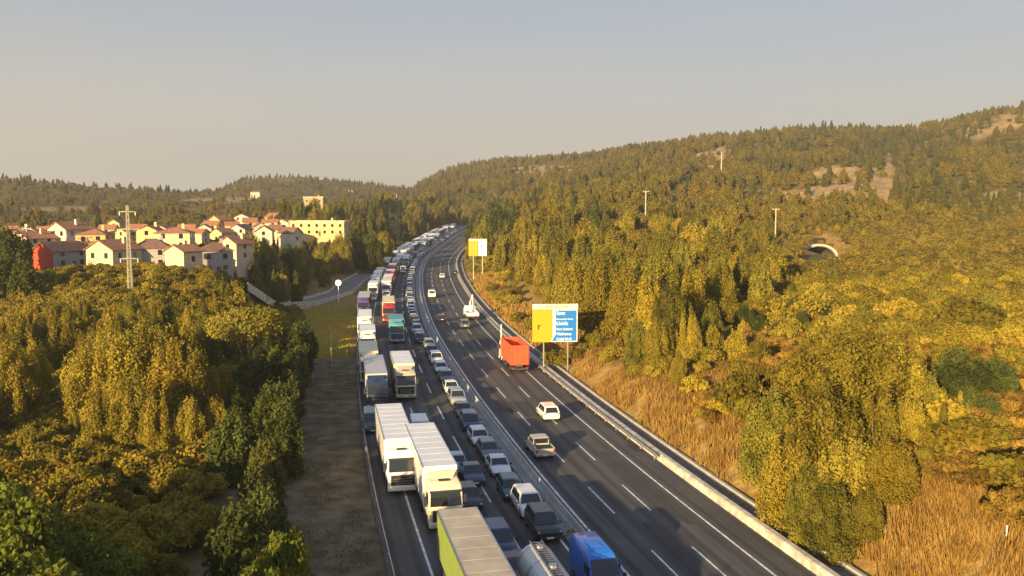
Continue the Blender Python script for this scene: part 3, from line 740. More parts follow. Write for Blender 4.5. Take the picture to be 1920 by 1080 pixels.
# middle column
T(838, 1000, 'b1', 'long white-roofed lorry with a sunlit cream cab directly behind the green curtain trailer', 'tr_cream', 'tr_white', 'tr_white', H=4.1)
_d = ray(857, 963); _t = (4.05 - CAM_H) / _d.z; Yg, og_ = road_y(Vector((_d.x * _t, _d.y * _t, 0)))
put_truck('b0', dict(cab='champagne', roof='tr_tan', side='tr_green', Ltr=13.6, H=4.05), Yg - 8.3 * 1.05, og_, True, 'green curtain-sided lorry with a dusty tan roof at the bottom of the picture', 'lorries queuing in the jam')
T(762, 752, 'b2', 'cream lorry with a dark windscreen in the middle lane behind the small white van', 'beige', 'tr_white', 'tr_cream', Ltr=10, H=4.1)
T(745, 645, 'b3', 'teal blue lorry with a light blue roof in the middle lane', 'tr_teal', 'tr_teal', 'tr_teal', Ltr=8)
T(729, 606, 'b4', 'cream lorry with a bright red cab front in the middle lane', 'red', 'tr_cream', 'tr_cream', Ltr=13.6)
# tanker and blue van near the camera
Pt, Lt_ = truck('silver', 'tank', 'tank', 11.5, 3.7, body='tank')
ot = Pt.full('tanker_lorry'); p_ = at(1008, 1120); Yp, of_ = road_y(p_)
Yc = Yp - Lt_ / 2 * 1.05; stamp(ot, rp_(Yc, of_ - .25), heading(Yc) + math.pi)
tag(ot, 'silver tanker with a walkway of metal treads along its top, at the bottom edge', 'tanker')

def Cc(px, py, kind, paint, label, group='cars queuing towards the camera', toward=True, **k):
    Ln = CARS[kind][1]; Y, off = by_front(px, py, Ln); return put_car(kind, paint, Y, off, toward, label, group, **k)
Cc(700, 815, 'van', 'teal', 'dark green van on the left shoulder squeezed between the white lorry and the navy-cabbed one', 'vans in the jam')
Cc(792, 832, 'van', 'white', 'small white van poking out to the right of the front white lorry', 'vans in the jam')
Cc(811, 868, 'hatch', 'white', 'white hatchback hidden up to its roof behind the long white-roofed lorry')
Cc(862, 893, 'sedan', 'lightblue', 'pale blue sedan beside the long white-roofed lorry')
Cc(886, 962, 'hatch', 'black', 'black hatchback right beside the sunlit cream cab')
Cc(893, 915, 'sedan', 'navy', 'navy sedan between the pale blue sedan and the black hatchback')
Cc(948, 1055, 'suv', 'navy', 'dark navy SUV beside the green curtain-sided lorry')
Cc(978, 1110, 'sedan', 'maroon', 'dark maroon sedan half hidden behind the silver tanker')
# nearest van, blue high-roofed
Yb, ob_ = by_front(1148, 1146, 5.6)
def blue_van():
    P = Proto(); X0 = 2.8; rings = []
    for x, z0, z1, wf in ((X0, .5, .95, .86), (X0 - .06, .42, 1.15, .95), (X0 - .75, .4, 1.45, 1), (X0 - 1.0, .4, 1.62, 1), (X0 - 1.75, .4, 2.5, .97), (X0 - 2.1, .4, 2.72, .95), (-2.7, .4, 2.72, .95), (-2.8, .45, 2.66, .94)):
        hw = 1.02 * wf; t = max(.0, z1 - 1.2) * .06
        rings.append([(x, -hw, z0), (x, -hw, z1 * .55), (x, -hw + t, z1 - .16), (x, -hw + t + .14, z1), (x, hw - t - .14, z1), (x, hw - t, z1 - .16), (x, hw, z1 * .55), (x, hw, z0)])
    P.p('body', MB().loft(rings), PAINT['blue'], smooth=True)
    a = Vector((X0 - 1.0, 0, 1.62)); b_ = Vector((X0 - 1.75, 0, 2.5)); d = (b_ - a); n = Vector((d.z, 0, -d.x)).normalized(); ws = MB()
    q = [a + d * .04 + n * .02 + Vector((0, s * .88, 0)) for s in (-1, 1)] + [a + d * .95 + n * .02 + Vector((0, s * .80, 0)) for s in (1, -1)]
    ws.add(q + [p - n * .04 for p in q], [(0, 1, 2, 3), (0, 4, 5, 1), (1, 5, 6, 2), (2, 6, 7, 3), (3, 7, 4, 0)]); P.p('windscreen', ws, M['glass'])
    for s_ in (-1, 1):
        P.p('side_window', MB().box((.95, s_ * .985, 1.85), (.9, .05, .6), .01), M['glass'])
        P.p('mirror', MB().box((1.7, s_ * 1.15, 1.6), (.15, .22, .35), .03), M['plastic'])
        P.p('headlight', MB().box((X0 - .05, s_ * .72, .95), (.25, .34, .2), .05), M['lamp_w'])
        P.p('tail_light', MB().box((-2.8, s_ * .88, 1.3), (.06, .12, .5), .01), M['lamp_r'])
        for x in (1.9, -1.7): P.wheel(x, s_ * .9, .36, .24)
    P.p('roof_vent', MB().box((-.6, 0, 2.745), (.8, .7, .05), .02), PAINT['blue'])
    P.p('grille', MB().box((X0 + .0, 0, .78), (.06, 1.1, .25), .02), M['plastic']); P.p('bumper', MB().box((X0 - .02, 0, .5), (.16, 1.8, .22), .04), M['plastic'])
    P.p('number_plate', MB().box((X0 + .07, 0, .5), (.02, .5, .12)), M['plate']); return P
bv = blue_van().full('panel_van'); stamp(bv, rp_(Yb, ob_), heading(Yb) + math.pi)
tag(bv, 'bright blue high-roofed van beside the median at the bottom of the picture', 'van')

# left-lane queue against the median (front bottom centre pixels), then on at even gaps
near = [(1033, 1020, 'suv', 'black'), (1003, 978, 'suv', 'white'), (968, 943, 'hatch', 'teal'), (943, 898, 'sedan', 'white'), (923, 866, 'hatch', 'grey'), (904, 840, 'hatch', 'white'),
        (887, 812, 'suv', 'navy'), (873, 786, 'sedan', 'grey'), (861, 763, 'suv', 'silver'), (849, 741, 'sedan', 'white'), (839, 720, 'hatch', 'grey'), (829, 702, 'hatch', 'white'),
        (820, 685, 'suv', 'white'), (812, 669, 'sedan', 'black'), (806, 655, 'hatch', 'silver')]
near_label = ['black SUV with bright headlights at the head of the queue beside the silver tanker', 'white SUV directly behind the black SUV at the head of the queue',
  'dark teal hatchback third in the queue beside the median barrier', 'shiny white sedan fourth in the median queue, with a gap in front of it',
  'dark hatchback with pale bonnet directly behind the shiny white sedan', 'white hatchback between the dark hatchback and the navy SUV in the median queue',
  'navy SUV seventh in the queue beside the median barrier', 'dark grey sedan right behind the navy SUV in the median queue', 'silver SUV ninth in the queue beside the median',
  'white sedan directly behind the silver SUV in the median queue', 'grey hatchback eleventh in the median queue, level with the white SUV across the barrier',
  'white hatchback directly behind the eleventh car, a grey one, of the median queue', 'white SUV behind two smaller cars in the median queue, level with the orange dump lorry',
  'black sedan fourteenth in the median queue, level with the orange dump lorry', 'silver hatchback right behind the fourteenth car, a black sedan, of the median queue']
lastY = 0
for (px, py, k, c), lb in zip(near, near_label):
    o = Cc(px, py, k, c, lb, 'cars queuing in the lane beside the median'); lastY = road_y(Vector(o.location))[0]
pal = ['white', 'white', 'silver', 'grey', 'black', 'white', 'navy', 'silver', 'white', 'champagne', 'silver', 'lightblue', 'white']
ords = ['sixteenth', 'seventeenth', 'eighteenth', 'nineteenth', 'twentieth', 'twenty-first', 'twenty-second', 'twenty-third', 'twenty-fourth', 'twenty-fifth', 'twenty-sixth', 'twenty-seventh', 'twenty-eighth', 'twenty-ninth', 'thirtieth',
        'thirty-first', 'thirty-second', 'thirty-third', 'thirty-fourth', 'thirty-fifth', 'thirty-sixth', 'thirty-seventh', 'thirty-eighth', 'thirty-ninth', 'fortieth']
Y = lastY + 6.6; k = 0
while Y < 720:
    kd = rnd.choice(['hatch', 'sedan', 'suv', 'hatch', 'suv']); c = rnd.choice(pal); nm = {'hatch': 'hatchback', 'sedan': 'sedan', 'suv': 'SUV'}[kd]
    if k < len(ords): lb = f'{c} {nm}, {ords[k]} car from the camera in the queue beside the median'; g = 'cars queuing in the lane beside the median'
    else: lb = f'tiny distant {c} {nm} in the median queue where the motorway bends away'; g = 'far-off cars in the queue beside the median'
    put_car(kd, c, Y, -4.15 + rnd.uniform(-.15, .15), True, lb, g, full=Y < 300)
    Y += rnd.uniform(5.9, 6.7); k += 1
# far mixed columns in the other lanes
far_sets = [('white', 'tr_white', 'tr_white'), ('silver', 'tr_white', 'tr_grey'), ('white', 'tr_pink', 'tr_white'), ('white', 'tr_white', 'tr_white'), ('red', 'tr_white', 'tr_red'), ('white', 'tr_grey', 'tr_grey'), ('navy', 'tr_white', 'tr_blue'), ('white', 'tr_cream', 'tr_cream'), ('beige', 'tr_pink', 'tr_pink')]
def far_col(off, Y0, Y1, ptruck, where):
    Y = Y0; k = 0
    ONE = ['nearest', 'second nearest', 'third nearest', 'fourth nearest', 'fifth nearest', 'sixth nearest', 'seventh nearest', 'eighth nearest']
    while Y < Y1:
        if rnd.random() < ptruck:
            s_ = rnd.choice(far_sets); Lr = rnd.choice([8, 8, 12]); L_ = Lr + (3 if Lr > 9 else 2.6)
            cn = {'silver': 'silver', 'white': 'white', 'red': 'red', 'navy': 'dark blue', 'beige': 'beige'}[s_[0]]
            lb = f'{cn} cabbed lorry, {ONE[k]} vehicle {where}' if k < 8 else f'tiny distant {cn} lorry {where}'
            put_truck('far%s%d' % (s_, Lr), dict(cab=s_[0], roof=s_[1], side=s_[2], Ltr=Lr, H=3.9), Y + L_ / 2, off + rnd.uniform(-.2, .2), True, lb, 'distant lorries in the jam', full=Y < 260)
            Y += L_ * VS + rnd.uniform(.8, 2.2)
        else:
            kd = rnd.choice(['hatch', 'sedan', 'suv', 'van', 'van']); c = rnd.choice(pal); nm = {'hatch': 'hatchback', 'sedan': 'sedan', 'suv': 'SUV', 'van': 'van'}[kd]
            lb = f'{c} {nm}, {ONE[k]} vehicle {where}' if k < 8 else f'tiny distant {c} {nm} {where}'
            put_car(kd, c, Y + 2.3, off + rnd.uniform(-.2, .2), True, lb, 'distant vehicles in the jam', full=Y < 300)
            Y += CARS[kd][1] * VS + rnd.uniform(.8, 1.8)
        k += 1
far_col(-14.3, 240, 640, .4, 'in the leftmost column beyond the purple-blue lorry')
far_col(-10.6, 246, 660, .55, 'in the column beyond the red-fronted cream lorry')
far_col(-7.6, 330, 680, .12, 'in the lane next to the median queue')

# right carriageway, driving away
def Rr(px, py, kind, paint, label, yaw=0): return Cc(px, py, kind, paint, label, 'vehicles driving away on the clear carriageway', toward=False)
Rr(1036, 792, 'suv', 'white', 'white SUV driving away on the clear carriageway, its back to the camera')
Rr(829, 605, 'hatch', 'black', 'dark hatchback driving away in the lane nearest the median, far off')
Rr(872, 617, 'suv', 'grey', 'dark grey SUV driving away just in front of the white crane lorry')
Rr(810, 559, 'van', 'white', 'small white van driving away beside the median at the far bend')
Rr(829, 522, 'hatch', 'white', 'tiny white car driving away near the far end of the clear carriageway')
Rr(853, 515, 'sedan', 'black', 'tiny dark car driving away below the distant yellow sign')
# silver pickup
def pickup():
    P = Proto(); Ln = 5.0; hw = .93; X0 = 2.5; rings = []
    for x, z1, wf in ((X0, .8, .84), (X0 - .12, .98, .95), (X0 - .6, 1.08, 1), (X0 - 1.2, 1.12, 1), (.0, 1.14, 1), (-1.0, 1.14, 1), (-1.01, 1.12, 1), (-2.45, 1.12, .99), (-2.5, 1.08, .97)):
        q = hw * wf; zl = .42; rings.append([(x, -q * .92, zl), (x, -q, zl + .12), (x, -q, z1 - .12), (x, -q * .95, z1), (x, q * .95, z1), (x, q, z1 - .12), (x, q, zl + .12), (x, q * .92, zl)])
    body = MB().loft(rings)
    cb = MB(); B = [(1.35, -.86, 1.12), (-1.0, -.86, 1.12), (-1.0, .86, 1.12), (1.35, .86, 1.12)]; T_ = [(.6, -.70, 1.78), (-.85, -.70, 1.78), (-.85, .70, 1.78), (.6, .70, 1.78)]
    for f in ((B[0], B[1], T_[1], T_[0]), (B[1], B[2], T_[2], T_[1]), (B[2], B[3], T_[3], T_[2]), (B[3], B[0], T_[0], T_[3]), T_): cb.poly(f)
    body.join(cb); P.p('body', body, PAINT['champagne'])
    P.p('cargo_bed', MB().box((-1.72, 0, 1.135), (1.3, 1.5, .035)), M['plastic'])
    for s_ in (-1, 1): P.p('bed_rail', MB().box((-1.72, s_ * .85, 1.17), (1.45, .1, .12), .03), PAINT['champagne'])
    P.p('roll_bar', MB().box((-1.08, 0, 1.72), (.08, 1.5, .08)).box((-1.08, .72, 1.4), (.08, .08, .6)).box((-1.08, -.72, 1.4), (.08, .08, .6)), M['plastic'])
    P.p('rear_window', MB().box((-.955, 0, 1.47), (.04, 1.2, .42)), M['glass']); P.p('windscreen', quad_on((B[3], B[0], T_[0], T_[3]), .06, .94, .08, .92, -.02), M['glass'])
    for s_ in (-1, 1):
        P.p('side_window', MB().box((-.1, s_ * .80, 1.44), (1.3, .06, .36)), M['glass']); P.p('tail_light', MB().box((-2.5, s_ * .82, .9), (.08, .16, .34), .02), M['lamp_r'])
        P.p('headlight', MB().box((2.42, s_ * .7, .85), (.14, .3, .16), .02), M['lamp_w']); P.p('mirror', MB().box((1.0, s_ * 1.05, 1.25), (.14, .2, .18), .03), M['plastic'])
        for x in (1.6, -1.55): P.wheel(x, s_ * .82, .38, .26)
    P.p('tailgate', MB().box((-2.51, 0, .92), (.04, 1.4, .34), .01), PAINT['champagne'])
    P.p('bumper', MB().box((-2.56, 0, .55), (.16, 1.6, .18), .03), M['chrome']); P.p('number_plate', MB().box((-2.65, 0, .58), (.02, .5, .12)), M['plate']); return P
pk = pickup().full('pickup_truck'); Yk, ok_ = by_front(1023, 864, 5.0); stamp(pk, rp_(Yk, ok_), heading(Yk))
tag(pk, 'silver pickup with an open bed driving away below the white SUV', 'pickup')
T(975, 700, 'dump', 'orange-red open dump lorry standing on the right shoulder by the guard rail', 'white', 'tr_orange', 'tr_orange', Ltr=8.4, H=4.7, body='dump', toward=False, group=None, name='dump_lorry', cat='lorry')
T(887, 603, 'crane', 'white crane lorry with a raised boom on the right lane far up the clear carriageway', 'white', 'tr_white', 'tr_white', Ltr=6.5, H=3.0, body='flat', toward=False, group=None, name='crane_lorry', cat='crane lorry')
# ================================================================== SIGNS, POLES, PYLON
def text_mesh(body, size, parent, m, loc, name='lettering', rz=0):
    cu = bpy.data.curves.new('t', 'FONT'); cu.body = body; cu.size = size; cu.extrude = .012; cu.align_x = 'LEFT'; cu.resolution_u = 2; cu.offset = size * .015
    o = bpy.data.objects.new('t', cu); COL.objects.link(o); dg = bpy.context.evaluated_depsgraph_get()
    me = bpy.data.meshes.new_from_object(o.evaluated_get(dg)); bpy.data.objects.remove(o); me.materials.clear(); me.materials.append(m)
    t = bpy.data.objects.new(name, me); link(t, parent); t.location = loc; t.rotation_euler = (R(90), 0, 0); return t
M['s_yellow'] = mat('sign_yellow', (.80, .33, .008), .5, noise=.05); M['s_blue'] = mat('sign_blue', (.01, .17, .60), .45, noise=.08)
M['s_cream'] = mat('sign_cream', (.80, .74, .60), .5, noise=.05); M['s_white'] = mat('sign_white', (.8, .8, .78), .5, noise=.04); M['s_black'] = mat('sign_black', (.02, .02, .02), .5)
Ys = 136.; xs0 = xat(998, Ys, 8); xs1 = xat(1084, Ys, 8); zs1 = zimg(570, Ys); zs0 = zimg(641, Ys)
cxs = (xs0 + xs1) / 2; w_ = xs1 - xs0; h_ = zs1 - zs0; g0 = gz(cxs, Ys)
sg = empty('direction_sign', (cxs, Ys, g0), R(4)); zz = zs0 - g0
hd = .12 * h_ + .12
MB().box((0, 0, zz + h_ - hd / 2), (w_, .1, hd), .02).build('header_panel', M['s_cream'], sg)
yp = MB().box((-w_ * .27, 0, zz + (h_ - hd) / 2 - .03), (w_ * .46, .1, h_ - hd - .06), .02).build('yellow_panel', M['s_yellow'], sg)
bp_ = MB().box((w_ * .215, -.01, zz + (h_ - hd) / 2 - .03), (w_ * .55, .1, h_ - hd - .06), .02).build('blue_panel', M['s_white'], sg)
x0, x1, z0, z1 = w_ * -.035, w_ * .47, zz + .14, zz + h_ - hd - .16
MB().add([(x0 + .28, -.075, z1), (x0 + .28, -.075, z0 + .95), (x0 - .25, -.075, z0 + .1), (x0 - .25, -.075, z0), (x1, -.075, z0), (x1, -.075, z1)], [(0, 1, 2, 3, 4, 5)]).build('blue_field', M['s_blue'], bp_)
MB().add([(x0 - .5, -.068, z0 - .1), (x0 + .2, -.068, z0 - .1), (x0 + .2, -.068, z0 + 1.2)], [(0, 1, 2)]).build('white_edge', M['s_white'], bp_)
sy = MB(); sy.box((-w_ * .37, -.07, zz + 2.3), (.18, .03, .75)).box((-w_ * .37 + .2, -.07, zz + 2.58), (.26, .03, .2)); sy.build('exit_symbol', M['s_black'], yp)
fh = (z1 - z0) / 6
for i, t in enumerate(('Sant', 'Martorell la Nord', 'Lleida', 'Sant Sadurni', 'Vilafranca', 'Calaf N-II')):
    text_mesh(t, min(fh * .98, 3.05 / max(len(t) * .5, 3.2) ), bp_, M['s_white'], (x0 + .42, -.085, z1 - (i + .86) * fh))
text_mesh('A-7 BARCELONA', .62, sg, M['bark'], (-w_ * .36, -.06, zz + h_ - hd * .74))
for x in (-w_ * .25, w_ * .28): MB().box((x, .16, (zz + h_) / 2 - .3), (.2, .2, zz + h_ + .4), .02).build('post', M['steel'], sg)
for z in (zz + .6, zz + h_ / 2, zz + h_ - .7): MB().box((0, .075, z), (w_ * .96, .03, .12)).build('cross_rail', M['steel'], sg)
tag(sg, 'big orange-yellow and blue direction sign with white lettering beside the dump lorry', 'road sign')

Yf = 292.; f0 = xat(879, Yf, 8); f1 = xat(913, Yf, 8); c0 = (f0 + f1) / 2; w2 = f1 - f0; z1 = zimg(448, Yf); z0 = zimg(480, Yf); g0 = gz(c0, Yf)
sf = empty('direction_sign', (c0, Yf, g0), 0); zz = z0 - g0; h2 = z1 - z0
MB().box((0, 0, zz + h2 - .3), (w2, .1, .6), .02).build('header_panel', M['s_cream'], sf)
MB().box((-w2 * .25, 0, zz + (h2 - .62) / 2), (w2 * .5, .1, h2 - .64), .02).build('yellow_panel', M['s_yellow'], sf)
wp = MB().box((w2 * .26, -.01, zz + (h2 - .62) / 2), (w2 * .46, .1, h2 - .64), .02).build('white_panel', M['s_white'], sf)
MB().box((w2 * .2, -.07, zz + h2 * .55), (.7, .02, .5)).build('exit_symbol', M['s_blue'], wp)
for x in (-w2 * .25, w2 * .25): MB().box((x, .16, (zz + h2) / 2), (.2, .2, zz + h2 + .2)).build('post', M['steel'], sf)
tag(sf, 'smaller distant sign half yellow and half white where the motorway starts to bend', 'road sign')

def pole(px, py0, py1, Y, r, m, label, name='pole', cat='pole', parts=None, group=None):
    p = on_ground(px, Y); top = zimg(py0, Y) - p.z; root = empty(name, p)
    MB().cyl((0, 0, -.5), (0, 0, top), r, r * .7, 8).build('shaft', m, root)
    if parts: parts(root, top)
    return tag(root, label, cat, group)
def crossarm(root, top):
    MB().box((0, 0, top - .5), (2.2, .14, .14)).build('crossarm', M['concrete_l'], root)
    for x in (-.95, 0, .95): MB().cyl((x, 0, top - .43), (x, 0, top - .1), .07, .05, 6).build('insulator', M['s_white'], root)
M['pale_pole'] = mat('pale_pole', (.48, .43, .33), .8, noise=.1)
pole(1210, 357, 430, 320, .26, M['pale_pole'], 'pale power pole standing in front of the pine forest, left of the other one', 'power_pole', 'power pole', crossarm)
pole(1453, 390, 455, 300, .26, M['pale_pole'], 'pale power pole to the left above the tunnel arch', 'power_pole', 'power pole', crossarm)
pole(1352, 285, 335, 620, .5, M['pale_pole'], 'pale mast on the hillside beside the rocky patch', 'mast', 'mast')
def disc(root, top):
    MB().cyl((0, -.12, top - .2), (0, -.05, top - .2), .85, .85, 16).build('face', M['s_white'], root)
pole(635, 529, 570, 238, .14, M['s_white'], 'white round sign face on a post where the side road meets the shoulder', 'round_sign', 'road sign', disc)
pole(940, 608, 668, 149, .14, M['s_white'], 'tall thin white post at the left of the orange dump lorry', 'post', 'post')
pole(622, 612, 690, 130, .09, M['steel'], 'thin grey pole on the shaded verge, the left one of two', 'pole', 'pole')
pole(651, 655, 700, 134, .07, M['steel'], 'thin short grey pole on the verge close to the guard rail', 'pole', 'pole')
pole(673, 472, 497, 335, .4, M['s_white'], 'stubby white column at the head of the side road under the trees', 'column', 'column')
pole(55, 425, 520, 205, .22, M['pale_pole'], 'wooden power pole at the far left in front of the village', 'power_pole', 'power pole', crossarm)
pole(962, 725, 800, 92, .05, M['steel'], 'hair-thin pole standing on the road between the white SUV and the median', 'pole', 'pole') if False else None
pole(1887, 985, 1040, 56, .06, M['s_white'], 'thin pale stake in the dry grass near the lower right corner', 'stake', 'stake')
# lattice tower
def lattice(px, Y, pytop, label):
    p = on_ground(px, Y); H_ = zimg(pytop, Y) - p.z; root = empty('lattice_tower', p, R(12)); w0, w1 = .42, .2
    wd = lambda z: w0 + (w1 - w0) * z / H_
    leg = MB()
    for sx in (-1, 1):
        for sy in (-1, 1): MB().cyl((sx * w0, sy * w0, -.5), (sx * w1, sy * w1, H_), .055, .04, 6).build('leg', M['pale_pole'], root)
    br = MB(); n = 15
    for i in range(n):
        z0 = H_ * i / n; z1_ = H_ * (i + 1) / n; a, b = wd(z0), wd(z1_)
        for sx, sy, tx, ty in ((-1, -1, 1, -1), (1, -1, 1, 1), (1, 1, -1, 1), (-1, 1, -1, -1)):
            br.cyl((sx * a, sy * a, z0), (tx * b, ty * b, z1_), .026, n=4, caps=False); br.cyl((tx * a, ty * a, z0), (sx * b, sy * b, z1_), .026, n=4, caps=False)
            br.cyl((sx * b, sy * b, z1_), (tx * b, ty * b, z1_), .026, n=4, caps=False)
    br.build('bracing', M['pale_pole'], root)
    for f, l in ((.93, 2.0), (.74, 2.6), (.42, 2.2)):
        z = H_ * f; arm = MB()
        for s in (-1, 1): arm.cyl((0, s * .4, z + .15), (l * .8, 0, z), .06, n=5).cyl((0, s * .4, z + .15), (-l * .8, 0, z), .06, n=5)
        arm.box((0, 0, z), (l * 1.2, .14, .14)).build('crossarm', M['pale_pole'], root)
        for s in (-1, 1): MB().cyl((s * l * .72, 0, z - .7), (s * l * .72, 0, z - .05), .09, .09, 6).build('insulator', M['s_white'], root)
    tag(root, label, 'pylon')
lattice(245, 172, 385, 'tall pale lattice tower with crossarms rising in front of the village houses')

# ------------------------------------------------------------------ side road and its walls (left, mid distance)
def side_road():
    ctl = [(rp_(372, -18.5), 3.0), (rp_(325, -20), 3.6), (rp_(290, -23), 3.6)] + [(at(a, b_, .8), 3.4) for a, b_ in ((640, 545), (605, 556), (570, 567), (535, 577), (495, 588), (440, 600))]
    v = []; pts = []
    for i, (p, hw) in enumerate(ctl):
        a = ctl[max(i - 1, 0)][0]; b = ctl[min(i + 1, len(ctl) - 1)][0]; d = Vector((b.x - a.x, b.y - a.y, 0)).normalized(); n = Vector((-d.y, d.x, 0)); zc = max(gz(p.x, p.y), gz(p.x + n.x * hw, p.y + n.y * hw), gz(p.x - n.x * hw, p.y - n.y * hw)) + .12
        pts.append((p, n, hw, zc))
    m_ = MB(); rings = [[Vector((p.x, p.y, zc)) + n * s for s in (-hw, -hw / 2, 0, hw / 2, hw)] for p, n, hw, zc in pts]
    m_.loft(rings, closed=False, caps=False); M['side_asphalt'] = mat('side_road_asphalt', (.20, .17, .15), .9, noise=.2, nscale=.5); o = m_.build('side_road', M['side_asphalt']); tag(o, kind='structure')
    for s, lb in ((1, 'long low pale wall along the near edge of the side road above the yellow grass'), (-1, 'low pale wall along the far edge of the side road under the trees')):
        w = MB(); w.loft([[Vector((p.x, p.y, zc)) + n * (s * (hw + a)) + Vector((0, 0, z)) for a, z in ((.0, -1.2), (.0, .7), (.3, .7), (.3, -1.2))] for p, n, hw, zc in pts[1:]])
        tag(w.build('roadside_wall', M['concrete_l']), lb, 'wall')
side_road()

# ------------------------------------------------------------------ tunnel mouth
p = on_ground(1535, 330); gzt = zimg(483, 330); Rt = (xat(1572, 330, 10) - xat(1500, 330, 10)) / 2
Rt = TR_; tn = empty('tunnel_portal', (TUN[0], 324, TUN[1]), 0)
def arch(r0, r1, y0, y1, n=20):
    m_ = MB(); rings = []
    for i in range(n + 1):
        a = math.pi * i / n; c, s = math.cos(a), math.sin(a); rings.append([(c * r0, y0, s * r0 * .78), (c * r1, y0, s * r1 * .78), (c * r1, y1, s * r1 * .78), (c * r0, y1, s * r0 * .78)])
    return m_.loft(rings)
arch(Rt - .7, Rt + .3, 0, 1.2).build('arch_ring', M['concrete'], tn)
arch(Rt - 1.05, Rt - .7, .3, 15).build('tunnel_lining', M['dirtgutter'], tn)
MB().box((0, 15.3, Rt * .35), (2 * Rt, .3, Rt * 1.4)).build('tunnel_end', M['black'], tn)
MB().box((0, 7, -.2), (2 * Rt, 14, .3)).build('tunnel_floor', M['dirtgutter'], tn)
# hillside hood around the arch
hd_ = MB(); ring0 = []; rings = []
for y, rr, dz in ((1.0, Rt + .25, 0), (3.5, Rt + 1.6, .2), (10, Rt + 2.6, .5), (19, Rt + 3, .5)):
    rings.append([(math.cos(math.pi * i / 18) * rr, y, math.sin(math.pi * i / 18) * (rr * .70 + dz) - 1.5 * (rr > Rt + 1)) for i in range(19)])
hd_.loft(rings, closed=False, caps=False).build('earth_hood', bpy.data.materials['land'], tn)
tag(tn, 'tunnel mouth with a pale concrete arch in the scrub of the right hillside', 'tunnel')

